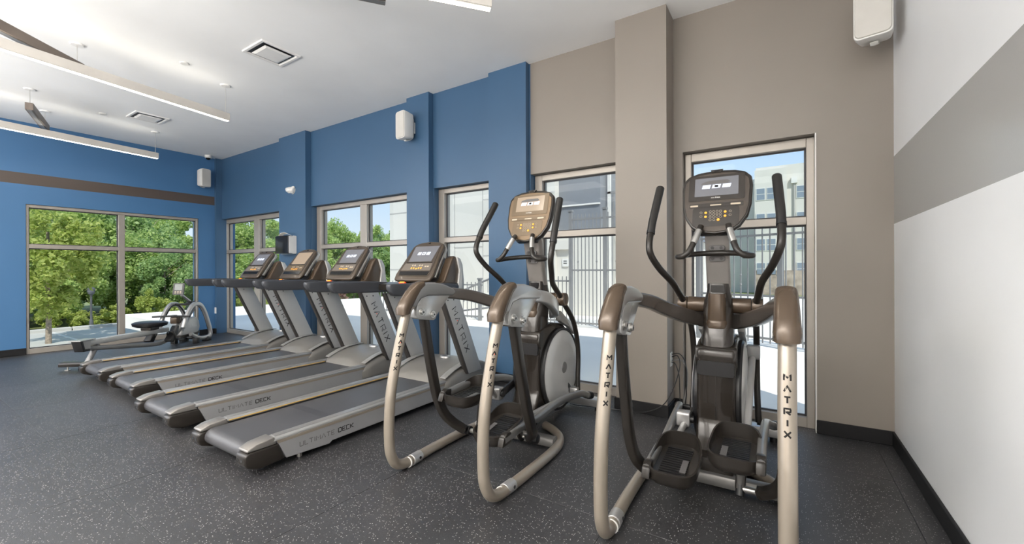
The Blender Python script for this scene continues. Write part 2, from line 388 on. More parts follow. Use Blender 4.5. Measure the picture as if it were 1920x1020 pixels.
def window(n, a, b, zt, vert=(), axis='x', label='', ins=.055, jt=.075, y=YG):
    """storefront window a..b, sill on the floor, transom at 1.53-1.59. axis 'x' on the window wall, 'y' on the left wall"""
    root = sroot('window_%d' % n, label); d = .11
    T = (lambda p0, p1, q0, q1, z0, z1: (p0, p1, y+q0, y+q1, z0, z1)) if axis == 'x' else (lambda p0, p1, q0, q1, z0, z1: (XL-.02-q1, XL-.02-q0, p0, p1, z0, z1))
    def bar(nm, p0, p1, z0, z1, q0=0, q1=d): return MB().box(*T(p0, p1, q0, q1, z0, z1)).bevel(.003, 1).build(nm, M_alu, root, sm=0)
    bar('jamb', a, a+ins, 0, zt); bar('jamb', b-ins, b, 0, zt)
    bar('head', a+ins, b-ins, zt-jt, zt); bar('sill', a+ins, b-ins, -.0, .075)
    for v0, v1 in vert: bar('mullion', v0, v1, .075, zt-jt)
    xs = [a+ins] + [q for v in vert for q in v] + [b-ins]
    for i in range(0, len(xs), 2):
        p0, p1 = xs[i], xs[i+1]
        bar('transom', p0, p1, 1.532, 1.592)
        for z0, z1 in ((.075, 1.532), (1.592, zt-jt)):
            MB().box(*T(p0, p1, .055, .061, z0, z1)).build('pane', M_glass, root, sm=0)
            g = MB()
            for r in ((p0, p0+.012, z0, z1), (p1-.012, p1, z0, z1), (p0+.012, p1-.012, z0, z0+.012), (p0+.012, p1-.012, z1-.012, z1)):
                g.box(*T(r[0], r[1], .045, .054, r[2], r[3]))
            g.build('gasket', M_aludark, root, sm=0)
    return root
window(1, -9.14, -6.885, 2.185, [(-8.045, -7.86)], label='two-light window in the far corner of the window wall')
window(2, -6.12, -3.96, 2.185, [(-5.07, -4.93)], label='two-light window behind the treadmill screens', ins=.115, jt=.06)
window(3, -3.57, -2.705, 2.185, label='single window behind the nearest treadmill', ins=.09, jt=.055)
window(4, -2.205, -1.222, 2.185, label='single window behind the left cross trainer', ins=.085, jt=.06)
window(5, -.715, .193, 2.185, label='single tall window behind the right cross trainer', ins=.05, jt=.07)
window(6, 1.302, 3.428, 2.168, [(2.31, 2.388)], 'y', 'large woodland window in the left wall', ins=.03, jt=.045)
# trim strip around the soffit of the right window
struct(MB().box(.193, .2, YW-.006, YG+.02, 0, SOF).build('trim_1', M_white, sm=0), 'thin white bead beside the tall window')

# ============================================================ CEILING THINGS
def canopy_cable(root, x, y, zb):
    MB().lathe([(.0, -.012), (.045, -.012), (.055, 0)], (x, y, ZC)).build('canopy', M_fixture, root)
    MB().cyl((x, y, zb), (x, y, ZC-.01), .0025, 6).build('cable', M_steel, root)
def fixture(label, p, q, z0, lit, canopies, gname, endcol=None):
    P, Q = Vector((*p, 0)), Vector((*q, 0)); d = (Q-P).normalized(); n = Vector((-d.y, d.x, 0)); L = (Q-P).length
    root = thing('pendant_light', label, 'light', (P.x, P.y, z0), math.atan2(d.y, d.x), gname)
    h = .09; w = .034
    body = M_fixside if lit else M_fixdark
    MB().box(0, L, -w, w, .006, h).bevel(.003, 1).build('housing', body, root, sm=0)
    df = MB().box(.004, L-.004, -.019, .019, .002, .0062).build('diffuser', M_diff if lit else M_grey_pl, root, sm=0)
    if lit:
        for zz, rx_, pw in ((.10, PI, 2.2), (-.012, 0, 8)):
            d_ = bpy.data.lights.new('lamp_light', 'AREA'); d_.shape = 'RECTANGLE'; d_.size = L*.96; d_.size_y = .05; d_.energy = pw; d_.color = (1, .93, .80)
            lo_ = bpy.data.objects.new('lamp_light', d_); C.objects.link(lo_); lo_.parent = root; lo_.location = (L/2, 0, zz); lo_.rotation_euler = (rx_, 0, 0)
    for t in canopies:
        MB().lathe([(.0, -.012), (.045, -.012), (.055, 0)], (t, 0, ZC-z0), seg=20).build('canopy', M_fixture, root)
        MB().cyl((t, 0, h), (t, 0, ZC-z0-.01), .003, 6).build('cable', M_steel, root)
    return root
g_ = 'linear pendant lights'
fixture('lit white linear pendant nearest the treadmills, its free end over the second treadmill', (-5.42, 2.33), (-4.95, -.55), 2.93, True, [.03, 2.6], g_)
fixture('lit white linear pendant nearest the blue left wall', (-8.14, 2.51), (-7.76, -.65), 2.93, True, [.03, 2.8], g_)
fixture('unlit brown linear pendant slanting behind the longer lit pendant', (-5.62, 1.15), (-4.36, -.41), 3.08, False, [.04, 1.7], g_)
fixture('short dark unlit linear pendant crossing by the left wall', (-7.40, 1.08), (-8.35, 1.37), 3.08, False, [.04, .93], g_)
fixture('lit linear pendant end at the top centre of the view', (-1.64, 2.29), (-2.9, .72), 2.93, True, [1.2], g_)
fixture('unlit grey linear pendant tip left of the top centre lit one', (-2.36, 2.02), (-3.2, .9), 3.08, False, [.8], g_)
def vent(x, y, label):
    r = thing('ceiling_vent', label, 'vent', (x, y, ZC))
    s_ = .19
    for a, b in ((s_, .165), ):
        MB().rings([[(q[0], q[1], 0) for q in rrect(a, a, .004, 1)], [(q[0], q[1], -.012) for q in rrect(a-.004, a-.004, .004, 1)], [(q[0], q[1], -.012) for q in rrect(b, b, .004, 1)], [(q[0], q[1], .0) for q in rrect(b-.01, b-.01, .004, 1)]], cap=False).build('frame', M_fixture, r, sm=0)
    MB().box(-.15, .15, -.15, .15, -.004, -.001).build('throat', M_black, r, sm=0)
    MB().rings([[(q[0], q[1], -.012) for q in rrect(.128, .128, .004, 1)], [(q[0], q[1], -.022) for q in rrect(.105, .105, .004, 1)]]).build('deflector', M_fixture, r, sm=0)
    return r
vent(-4.237, 2.21, 'square white ceiling air diffuser nearest the viewer')
vent(-7.445, 2.19, 'square white ceiling air diffuser farther away, near the left pendant')
for x, y, l in [(-5.181, 1.821, 'round white sprinkler plate between diffuser and pendant'), (-7.773, 1.802, 'round white sprinkler plate beside the far diffuser')]:
    tag(MB().lathe([(.0, -.012), (.036, -.012), (.042, -.006), (.042, 0)], (x, y, ZC)).build('sprinkler_cover', M_white), l, 'sprinkler')
r = thing('dome_camera', 'small white dome camera in the far ceiling corner', 'camera', (-8.98, 3.52, ZC))
MB().lathe([(.0, -.05), (.05, -.05), (.055, -.04), (.055, 0)], (0, 0, 0)).build('housing', M_white, r)
MB().lathe([(.0, -.085), (.02, -.08), (.034, -.065), (.038, -.05)], (0, 0, 0)).build('dome', M_gloss, r)

# ============================================================ WALL THINGS
def speaker(label, loc, rz, rx=0, sc=1):
    r = thing('wall_speaker', label, 'speaker', loc, rz, 'white wall speakers')
    w, h, d = .085*sc, .165*sc, .15*sc
    # local: front faces -Y, wall at +Y
    def ring(y, k, ty): return [(q[0], y, q[1]) for q in rrect(w*k, h*(1-(1-k)*.6), .03, 4)]
    b = MB().rings([ring(-d*.0, .86, 0), ring(-d*.55, .97, 0), ring(-d*.95, 1, 0)]).bevel(.006, 2, 40).build('cabinet', M_white, r)
    MB().rings([[(q[0], -d*.95, q[1]) for q in rrect(w*.93, h*.95, .028, 4)], [(q[0], -d*1.0, q[1]) for q in rrect(w*.90, h*.93, .026, 4)]]).build('grille', mat('speaker_grille', (.60, .58, .54), .7, bump=.3, bscale=600), r)
    MB().tube([(0, .05, h*.35), (0, .03, h*.8), (0, -.05, h*1.06), (0, -d*.5, h*1.03)], .022, 8, 3, ry=.005, ref=(1, 0, 0)).build('bracket', M_white, r)
    MB().tube([(0, .05, -h*.35), (0, .03, -h*.8), (0, -.05, -h*1.06), (0, -d*.5, -h*1.03)], .022, 8, 3, ry=.005, ref=(1, 0, 0)).build('bracket', M_white, r)
    MB().box(-.035, .035, .042, .055, -h*.4, h*.4).build('wall_plate', M_white, r, sm=0)
    return r
speaker('white wall speaker on the blue left wall near the corner', (-9.095, 3.45, 2.915), math.radians(90+12))
speaker('white wall speaker on the blue column between windows', (-3.84, 3.655, 2.94), math.radians(-6))
speaker('white wall speaker high in the right corner', (.50, 3.56, 2.82), math.radians(-12), sc=1.12)
r = thing('emergency_light', 'small white oval emergency light on the wide blue column', 'light', (-6.49, 3.70, 2.46))
MB().loft([(0, 0, -.055, .02, .02), (0, -.02, -.05, .05, .04), (-.01, -.03, -.02, .085, .055), (-.02, -.03, .015, .10, .055), (-.03, -.02, .04, .115, .04), (-.04, -.01, .045, .10, .02)], 20, 2).build('housing', M_white, r)
MB().lathe([(.0, 0), (.06, 0), (.065, .012)], (.01, -.012, 0), 'v').build('back_plate', M_white, r)
r = thing('towel_dispenser', 'glossy black and white paper towel dispenser on the wide blue column', 'dispenser', (-6.57, 3.70, 1.455))
MB().box(-.185, .185, -.05, 0, 0, .285).bevel(.008).build('back_case', M_white, r)
MB().prism(rrect(.183, .14, .03, 4, 0, .145), -.135, -.05, 'v').bevel(.006).build('front_cover', M_gloss, r)
MB().box(.185, .188, -.125, -.002, .01, .275).build('side_panel', M_white, r, sm=0)
mb = MB(); pts = [(-.16, -.10, .285), (-.06, -.12, .33), (.0, -.09, .345), (.07, -.11, .33), (.15, -.07, .29)]
mb.rings([[(p[0], p[1]-.0, p[2]), (p[0], p[1]+.055, p[2]-.02), (p[0], p[1]+.055, p[2]-.024), (p[0], p[1], p[2]-.004)] for p in pts])
mb.build('crumpled_towel', M_white, r)
def outlet(label, loc, rz, plugs=0):
    r = thing('wall_outlet', label, 'outlet', loc, rz)
    MB().prism(rrect(.036, .058, .006, 2), -.006, 0, 'v').bevel(.0015, 1).build('plate', M_white, r)
    for s in (-.02, .02): MB().prism(rrect(.015, .013, .005, 2, 0, s), -.009, -.005, 'v').build('socket', M_whitebtn, r)
    return r
outlet('white outlet on the narrow blue corner pilaster', (-9.12, 3.69, .44), 0)
outlet('white outlet with black plugs on the side of the grey column', (-.793, 3.66, .45), PI/2)
def cord(label, pts, r=.004, m=M_black): return tag(MB().tube(pts, r, 8, 6).build('power_cord', m), label, 'cord', None)
cord('black cord running from the column outlet leftwards over the baseboard', [(-.786, 3.66, .47), (-.73, 3.62, .49), (-.70, 3.55, .42), (-.74, 3.49, .25), (-.82, 3.46, .11), (-.98, 3.47, .03), (-1.2, 3.49, .008), (-1.5, 3.42, .008), (-1.6, 3.42, .008)])
cord('black cord hanging from the top socket beside the grey column', [(-.786, 3.67, .49), (-.72, 3.66, .50), (-.67, 3.63, .42), (-.66, 3.60, .22), (-.66, 3.58, .05), (-.58, 3.56, .008), (-.42, 3.54, .008)])
cord('thin black cord looping close to the grey column', [(-.786, 3.65, .43), (-.75, 3.63, .42), (-.72, 3.62, .33), (-.71, 3.60, .2), (-.69, 3.56, .05), (-.60, 3.52, .008), (-.45, 3.5, .008)])
cord('pale cord with an inline adapter beside the grey column', [(-.786, 3.66, .44), (-.70, 3.645, .45), (-.66, 3.64, .36), (-.67, 3.63, .2), (-.69, 3.62, .05), (-.65, 3.6, .008), (-.5, 3.58, .008)], .005, M_grey_pl)
# ============================================================ CROSS TRAINERS
def tube_text(name, parent, text, top, pitch, h, path, r, facing, wdt=.006, stack=True):
    """stacked letters wrapped on a tube; path: f(z)->(u,v) centre; facing: angle in the uv plane"""
    polys, _ = strokes(text, h, stack=True, pitch=pitch/h)
    def f(x, y):
        z = top+y; cu, cv = path(z); a = facing + x/r
        n = (math.cos(a), math.sin(a), 0); return (cu+n[0]*r, cv+n[1]*r, z), n
    return lettering(name, polys, wdt, f, M_ink, parent)

def cross_trainer(label, loc, rz, ph, warm):
    R = thing('cross_trainer', label, 'elliptical trainer', loc, rz, 'suspension cross trainers')
    LP = {}
    # --- base: centre beam, crossbar, front stabiliser
    MB().prism(rrect(.05, .035, .008, 2, 0, .075), .80, 1.68, 'v').build('centre_beam', M_silver, R)
    MB().tube([(-.318, .745, .050), (.318, .745, .050)], .034, 12, sq=.5, ref=(0, 1, 0)).build('crossbar', M_beam, R)
    st = MB().prism(rrect(.05, .032, .008, 2, 1.64, .07), -.33, .33, 'u').build('front_stabiliser', M_silver, R)
    for s in (-1, 1):
        MB().cyl((s*.29, 1.64, 0), (s*.29, 1.64, .04), .028, 16).build('levelling_foot', M_black, R)
        MB().prism(rrect(.051, .033, .008, 2, 1.64, .07), s*.33, s*.345, 'u').build('end_cap', M_black, st)
    for s in (-1, 1):
        # --- side tube: from the bracket down, along the floor, inward to the hub
        up_ = [(s*.334, .085, .99), (s*.334, .045, .945), (s*.332, -.02, .74), (s*.332, -.075, .52), (s*.332, -.094, .34), (s*.333, -.092, .2)]
        bend = [(s*.334, -.080, .13), (s*.336, -.045, .068), (s*.339, .01, .038), (s*.342, .08, .031)]
        flr = [(s*.350, .3, .031), (s*.352, .56, .031), (s*.345, .70, .031), (s*.325, .80, .031), (s*.28, .89, .031), (s*.20, .97, .031), (s*.10, 1.03, .032)]
        t = MB().tube(up_+bend+flr, .030, 20, 6).build('side_tube', M_champ, R)
        MB().tube([(s*.3385, .085, .031), (s*.3435, .165, .031)], .0335, 20).bevel(.002, 1).build('tube_collar', M_silver, t)
        MB().tube([(s*.3365, .055, .031), (s*.3368, .062, .031)], .0315, 20).build('joint_ring', M_whitebtn, t)
        MB().cyl((s*.3415+.032, .135, .036), (s*.3415+.0345, .135, .036), .009, 12).build('bolt_hole', M_black, t)
        def cen(z, s=s):
            P = smooth(up_, 6)
            for a, b in zip(P[:-1], P[1:]):
                if b.z <= z <= a.z:
                    k = (a.z-z)/(a.z-b.z+1e-9); return (a.x+(b.x-a.x)*k, a.y+(b.y-a.y)*k)
            return (P[-1].x, P[-1].y)
        tube_text('lettering', t, 'MATRIX', .815, .037, .020, cen, .030, math.radians(ph['face'][0 if s < 0 else 1]), .0058)
        A_ = cen(.779); rr = .0312; aa = math.radians(ph['face'][0 if s < 0 else 1])
        MB().cyl((A_[0]+rr*math.cos(aa)*.98, A_[1]+rr*math.sin(aa)*.98, .773), (A_[0]+rr*math.cos(aa)*1.01, A_[1]+rr*math.sin(aa)*1.01, .773), .0022, 8).build('red_dot', M_red, t)
        # --- bracket: plate with two bolts, brown cover, grey top shell
        pl = MB().prism([(.10, .93), (.105, .905), (.13, .893), (.255, .875), (.275, .885), (.285, .905), (.42, 1.03), (.40, 1.06), (.17, 1.045), (.11, .99)], s*.305, s*.363, 'u').bevel(.004).build('bracket_plate', M_plate, R)
        for v, z in ((.145, .938), (.243, .915)):
            for q in (1, -1):
                e = s*.334+q*.029
                b = MB().cyl((e, v, z), (e+q*.007, v, z), .023, 20).build('washer', M_steel, pl)
                MB().cyl((e+q*.007, v, z), (e+q*.018, v, z), .0145, 16).build('bolt', M_steel, pl)
                MB().cyl((e+q*.0181, v, z), (e+q*.0187, v, z), .007, 6).build('bolt_socket', M_black, pl)
        # brown nose cover over the tube
        secs = []
        for (v, z, hu, hn) in [(.016, .935, .043, .034), (.020, .965, .046, .040), (.045, 1.00, .044, .040), (.085, 1.05, .042, .036), (.125, 1.09, .040, .032), (.17, 1.108, .038, .025)]:
            secs.append((v, z, hu, hn))
        nrm = [Vector((0, -.95, -.1)), Vector((0, -.9, .2)), Vector((0, -.8, .45)), Vector((0, -.7, .65)), Vector((0, -.45, .85)), Vector((0, -.1, 1))]
        rs = []
        for (v, z, hu, hn), nn in zip(secs, nrm):
            nn = nn.normalized(); c = Vector((s*.334, v, z)); x = Vector((1, 0, 0)); ring = []
            for k in range(20):
                a = 2*PI*k/20; ca, sa = math.cos(a), math.sin(a)
                ring.append(c + x*hu*math.copysign(abs(ca)**.8, ca) + nn*hn*math.copysign(abs(sa)**.8, sa))
            rs.append(ring)
        cv = MB().rings(rs).build('bracket_cover', M_bronze, R)
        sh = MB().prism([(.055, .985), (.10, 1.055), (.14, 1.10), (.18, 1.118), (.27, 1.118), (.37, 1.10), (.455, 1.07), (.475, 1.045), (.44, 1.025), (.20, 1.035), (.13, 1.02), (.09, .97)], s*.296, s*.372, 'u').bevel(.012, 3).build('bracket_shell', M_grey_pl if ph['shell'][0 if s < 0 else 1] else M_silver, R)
        # --- curved support arm to the neck
        arm = smooth([(s*.334, .38, 1.045), (s*.330, .50, 1.035), (s*.305, .66, 1.01), (s*.26, .84, .96), (s*.20, 1.0, .915), (s*.125, 1.15, .88), (s*.07, 1.21, .865)], 5)
        rs = []
        for i, p in enumerate(arm):
            d = (arm[min(i+1, len(arm)-1)]-arm[max(i-1, 0)]).normalized(); x = Vector((0, 0, 1)).cross(d).normalized(); y = d.cross(x)
            k = i/(len(arm)-1); hh = .036+.014*k; ht = .026
            rs.append([p+x*q[0]+y*q[1] for q in rrect(ht, hh, .012, 3)])
        MB().rings(rs).build('support_arm', M_silver if ph['armlight'][0 if s < 0 else 1] else M_armdark, R)  # silver copy for the lit arm, dark copy elsewhere: light put into colour
        # --- swing arm (hangs from the bracket), hub, link
        an = math.radians(ph['swing'][0 if s < 0 else 1]); P0 = Vector((s*.334, .19, .92))
        def sw(p, an=an, P0=P0):
            q = Vector(p)-P0; return P0+Vector((q.x, q.y*math.cos(an)-q.z*math.sin(an), q.y*math.sin(an)+q.z*math.cos(an)))
        pth = [sw(p) for p in [(s*.334, .19, .925), (s*.334, .225, .70), (s*.332, .262, .50), (s*.330, .295, .36), (s*.320, .345, .24), (s*.295, .40, .165), (s*.255, .445, .115), (s*.235, .46, .10)]]
        a_ = MB().tube(pth, .030, 20, 5, ry=.024, sq=.38, ref=(0, 1, 0)).build('swing_arm', M_darkgrey, R)
        hb = sw((s*.255, .47, .095)); hi = hb+Vector((-s*.12, 0, 0))
        hb2 = hb+Vector((-s*.018, .03, -.012))
        MB().cyl(hb2+Vector((s*.04, 0, 0)), hb2+Vector((-s*.02, 0, 0)), .030, 18).bevel(.005).build('hub_cap', M_black, a_)
        MB().cyl(hb2+Vector((-s*.02, 0, 0)), hb2+Vector((-s*.10, 0, 0)), .016, 12).build('axle', M_steel, a_)
        # --- pedal
        hv, hz = ph['pedal'][0 if s < 0 else 1]; tilt = math.radians(ph['tilt'][0 if s < 0 else 1]); pc = s*.132
        M4 = Matrix.Translation((pc, hv, hz)) @ Matrix.Rotation(tilt, 4, 'X')
        N = 36; hx, hy = .114, .180
        def ring(k, zf, lip):
            o = []
            for i in range(N):
                a = 2*PI*i/N; ca, sa = math.cos(a), math.sin(a)
                x = hx*k*math.copysign(abs(ca)**.55, ca); y = hy*(1-(1-k)*hx/hy)*math.copysign(abs(sa)**.55, sa)
                if sa > 0: x *= 1-.10*sa
                tt = max(0, y/hy); z = zf+lip*(.030+.045*max(0, (tt-.25)/.75)**1.0) if lip else zf
                o.append((x, y+hy, z))
            return o
        pd = MB().rings([ring(.80, -.045, 0), ring(.93, -.035, 0), ring(1.0, -.01, 0), ring(1.02, 0, 1), ring(.95, .002, 1), ring(.90, .002, 0), ring(.84, -.002, 0)], cap=True).xf(M4).build('pedal', M_darkgrey if not warm else M_darkgrey, R, sm=50)
        tr = MB()
        for j in range(13):
            y = .05+j*.021; tr.box(-.062, .062, y, y+.009, -.001, .004)
        tr.xf(M4).build('tread', M_black, pd, sm=0)
        MB().box(-s*.045-.014, -s*.045+.014, .085, .20, .0035, .0048).xf(M4).build('grip_strip', M_inkgrey, pd, sm=0)
        # beam on the outer side of the pedal reaching forward
        v0, z0 = hv, hz
        fe = Vector((s*.288, ph['front'][0 if s < 0 else 1][0], ph['front'][0 if s < 0 else 1][1]))
        bp = [(s*.243, v0+.03, z0+.012), (s*.243, v0+.14, z0+.02), (s*.243, v0+.30, z0+.026), (s*.245, v0+.45, z0+.02), (s*.25, (v0+.45+fe.y-.1)/2, (z0+.02+fe.z+.045)/2+.02), (s*.268, fe.y-.13, fe.z+.04), (s*.285, fe.y-.05, fe.z+.012), tuple(fe)]
        bm_ = MB().tube(bp, .021, 14, 5, ry=.027, sq=.7, ref=(1, 0, 0)).build('pedal_beam', M_beam, R)
        MB().tube([fe-Vector((s*.002, .02, -.004)), fe+Vector((s*.012, .028, -.006))], .031, 18).bevel(.006).build('beam_cap', M_black, bm_)
        MB().prism([(v0+.0, z0-.02), (v0+.02, z0+.03), (v0+.06, z0+.05), (v0+.10, z0+.045), (v0+.10, z0-.02)], s*.222, s*.262, 'u').bevel(.008).build('beam_end', M_darkgrey, bm_)
        # link from the hub up to the underside of the pedal
        lt = Vector((s*.155, hv+.34, hz-.02)); lb = hb2+Vector((-s*.09, 0, -.005))
        l_ = MB().tube([lt, lb], .019, 12, ry=.024, sq=.7).build('pedal_link', M_darkgrey, R)
        MB().cyl(lb+Vector((.0, 0, 0))+(lb-lt).normalized()*-.02, lb+(lb-lt).normalized()*.03, .021, 12).build('link_end', M_black, l_)
        # crank: housing, short strut to the pedal toe
        ch = Vector((s*.172, *ph['crank'][0 if s < 0 else 1])); ax = Vector((s*.115, 1.22, .40))
        ck = MB().tube([ax, Vector((s*.135, ax.y, ax.z))], .045, 20).build('crank_boss', M_black, R)
        MB().tube([Vector((s*.130, ax.y, ax.z)), Vector((s*.140, ch.y, ch.z))], .030, 12, ry=.013, sq=.6, ref=Vector((0, 1, .01)).cross(Vector((1, 0, 0)))).build('crank_arm', M_black, ck)
        h_ = MB().prism(rrect(.036, .045, .016, 4, ch.y, ch.z), s*.140, s*.215, 'u').bevel(.008).build('crank_housing', M_grey_pl if ch.z > .5 else M_silver, R)
        MB().cyl((s*.12, ch.y, ch.z), (s*.142, ch.y, ch.z), .022, 14).build('housing_pin', M_black, h_)
        toe = Vector((s*.172, hv+.36, hz+.01))
        MB().tube([ch+Vector((0, -.01, -.03)), ch+(toe-ch)*.5+Vector((0, 0, -.0)), toe], .019, 14, 3).build('coupler_strut', M_silver, R)
        # --- moving handle
        ha = math.radians(ph['handle'][0 if s < 0 else 1]); PV = Vector((0, 1.11, .975))
        def hp(u, a, b, ha=ha, PV=PV): return Vector((s*u, PV.y+a*math.cos(ha)-b*math.sin(ha), PV.z+a*math.sin(ha)+b*math.cos(ha)))
        lo = [hp(.205, 0, -.01), hp(.205, -.03, .02), hp(.218, -.12, .07), hp(.237, -.225, .128), hp(.285, -.34, .20), hp(.318, -.42, .275), hp(.327, -.425, .34), hp(.326, -.395, .418)]
        hn_ = MB().tube(lo, .0195, 16, 6).build('moving_handle', M_darkgrey, R)
        MB().tube([hp(.326, -.397, .412), hp(.324, -.375, .47), hp(.318, -.33, .56), hp(.307, -.254, .712)], .0225, 18, 5, r2=.0245).bevel(.004, 2, 60).build('grip', M_rubber, hn_)
        MB().tube([hp(.3262, -.40, .402), hp(.326, -.393, .42)], .0245, 18).build('grip_ring', M_black, hn_)
        MB().tube([(s*.07, 1.11, .975), (s*.178, 1.11, .975)], .049, 24).bevel(.004).build('pivot_housing', M_bronze, R)
        MB().tube([(s*.18, 1.11, .975), (s*.238, 1.11, .975)], .049, 24).bevel(.006).build('pivot_cap', M_bronze, hn_)
        # lower link down to the beam
        pe = fe+Vector((-s*.085, -.02, .01))
        dv = pe.y-1.11
        ll = [(s*.198, 1.11, .965), (s*.196, 1.19, .915), (s*.194, 1.11+dv*.76, .79), (s*.192, 1.11+dv*1.03, .64), (s*.192, 1.11+dv*1.12, .49), (s*.195, 1.11+dv*1.06, .33), tuple(pe)]
        k_ = MB().tube(ll, .0195, 14, 6).build('lower_link', M_darkgrey, R)
        MB().tube([pe+Vector((-s*.01, 0, 0)), fe+Vector((-s*.02, -.01, .004))], .018, 12).build('link_pin', M_black, k_)
    # --- body shell (flywheel housing) and discs
    prof = [(.80, .10), (.80, .15), (.875, .21), (.925, .30), (.925, .60), (.91, .70), (.93, .735), (1.02, .765), (1.16, .79), (1.34, .765), (1.50, .66), (1.58, .50), (1.585, .34), (1.52, .20), (1.42, .10)]
    MB().prism(prof, -.105, .105, 'u').bevel(.030, 3, 20).build('body_shell', M_bronze if 0 else M_bodydark, R, sm=40)
    MB().prism([(.915, .668), (.93, .735), (.965, .745), (.95, .60)], -.112, .112, 'u').bevel(.010, 2).build('body_collar', M_darkgrey, R)
    MB().prism(rrect(.098, .042, .012, 2, 0, .615), .912, .9245, 'v').build('recess_shade', M_black, R)  # raised black plate, the shade under the collar put into its colour
    MB().box(-.0012, .0012, .9238, .9258, .30, .60).build('body_seam', M_black, R, sm=0)
    MB().prism(rrect(.105, .05, .02, 3, 0, .115), .74, .90, 'v').bevel(.012).build('rear_base_cover', M_bodydark, R)
    for s in (-1, 1):
        dc = MB().lathe([(.0, s*.150), (.20, s*.149), (.275, s*.142), (.300, s*.128), (.302, s*.10)], (0, 1.265, .415), 'u', 56).build('disc_cover', M_disc, R)
        MB().lathe([(.300, s*.10), (.322, s*.10), (.325, s*.12), (.318, s*.132), (.303, s*.130), (.298, s*.12)], (0, 1.265, .415), 'u', 56).build('disc_surround', M_black, R)
        MB().lathe([(.0, s*.154), (.042, s*.153), (.046, s*.149)], (0, 1.265, .425), 'u', 28).build('disc_centre', M_grey_pl, dc)
        # light fin running from the arm end down along the disc
        pts = [(1.20, .875), (1.24, .875), (1.30, .84), (1.42, .77), (1.52, .665), (1.50, .655), (1.40, .73), (1.30, .765), (1.22, .80)]
        MB().prism(pts, s*.095, s*.135, 'u').bevel(.006).build('side_fin', M_lightsil, R)
    # --- neck
    secs = [(0, 1.04, .70, .094, .105), (0, 1.045, .76, .090, .102), (0, 1.06, .82, .085, .098), (0, 1.08, .90, .081, .092), (0, 1.10, .965, .086, .085), (0, 1.11, 1.0, .082, .080), (0, 1.115, 1.06, .066, .07), (0, 1.115, 1.11, .062, .062)]
    nk = MB().loft(secs, 32, 3.6).build('neck_cover', M_bodydark, R, sm=50)
    # bottle holder cup and slot, proud of the neck towards the user
    cup = MB().loft([(0, 1.02, .865, .052, .050), (0, 1.018, .885, .054, .052), (0, 1.025, 1.05, .048, .05), (0, 1.032, 1.052, .042, .042), (0, 1.03, .90, .046, .044)], 28, 3).build('bottle_holder', M_bronze, R, sm=50)
    MB().loft([(0, 1.02, .845, .058, .056), (0, 1.018, .88, .060, .058), (0, 1.022, .893, .055, .054)], 28, 3).build('holder_rim', M_bronze, cup, sm=50)
    MB().prism(rrect(.038, .022, .006, 2, 0, 1.078), 1.040, 1.058, 'v').build('holder_slot', M_gloss, nk)
    # --- mast and console
    mt = MB().rings([[(q[0], 1.115+q[1], 1.08) for q in rrect(.066, .035, .012, 3)], [(q[0], 1.015+q[1], 1.45) for q in rrect(.066, .035, .012, 3)]]).build('mast', M_silver if 0 else M_mast, R)
    for z, v in ((1.327, 1.045), (1.262, 1.063)):
        p_ = MB().prism(rrect(.045, .016, .015, 4, 0, z), v-.044, v-.036, 'v').bevel(.002, 1).xf(Matrix.Translation((0, 0, 0))).build('clamp_plate', M_inkgrey, mt)
        for s in (-1, 1): MB().cyl((s*.024, v-.044, z), (s*.024, v-.049, z), .009, 12).build('screw', M_black, p_)
    bar = [(-.155, .80, 1.272), (-.19, .83, 1.272), (-.186, .87, 1.275), (-.15, .92, 1.285), (-.08, .975, 1.293), (0, .99, 1.295), (.08, .975, 1.293), (.15, .92, 1.285), (.186, .87, 1.275), (.19, .83, 1.272), (.155, .80, 1.272)]
    cb = MB().tube(bar, .0165, 14, 5).build('fixed_handlebar', M_darkgrey, R)
    for s in (-1, 1):
        MB().tube([(s*.18, .81, 1.271), (s*.155, .798, 1.275), (s*.125, .80, 1.30), (s*.105, .82, 1.345), (s*.085, .855, 1.405), (s*.072, .895, 1.452)], .0165, 14, 5).build('handlebar_horn', M_darkgrey, cb)
        MB().tube([(s*.104, .822, 1.350), (s*.094, .838, 1.378), (s*.080, .868, 1.425)], .0185, 14, 3).build('pulse_grip', M_steel, cb)
    # console local plane: x right, y up the face, z out to the user
    CM = Matrix.Translation((0, .985, 1.60)) @ Matrix.Rotation(math.radians(90-17), 4, 'X')
    out = [(-.155, .178), (-.10, .197), (0, .206), (.10, .197), (.155, .178), (.186, .145), (.192, .09), (.186, -.03), (.170, -.10), (.130, -.165), (.085, -.198), (0, -.212), (-.085, -.198), (-.130, -.165), (-.170, -.10), (-.186, -.03), (-.192, .09), (-.186, .145)]
    def cz(poly, a, b): return MB().rings([[(x, y, a) for x, y in poly], [(x, y, b) for x, y in poly]])
    def shr(k, dy=0): return [(x*k, y*k+dy) for x, y in out]
    cs = MB().rings([[(x, y, -.055) for x, y in shr(.84)], [(x, y, -.03) for x, y in shr(.97)], [(x, y, 0) for x, y in shr(1.0)], [(x, y, .018) for x, y in shr(.985)]]).bevel(.004, 2, 25).xf(CM).build('console', M_darkgrey, R, sm=50)
    fmat = M_face_warm if warm else M_face
    fc = MB().rings([[(x, y, .016) for x, y in shr(.93, -.004)], [(x, y, .022) for x, y in shr(.915, -.004)]]).xf(CM).build('face_plate', fmat, cs)
    cz(rrect(.152, .082, .008, 3, 0, .085), .0225, .0245).xf(CM).build('screen_bezel', M_bezel_w if warm else M_bezel, cs)
    sc_ = cz(rrect(.118, .060, .002, 1, 0, .092), .0246, .0252).xf(CM).build('screen', M_screenw if warm else M_screen, cs, sm=0)
    ic = MB()
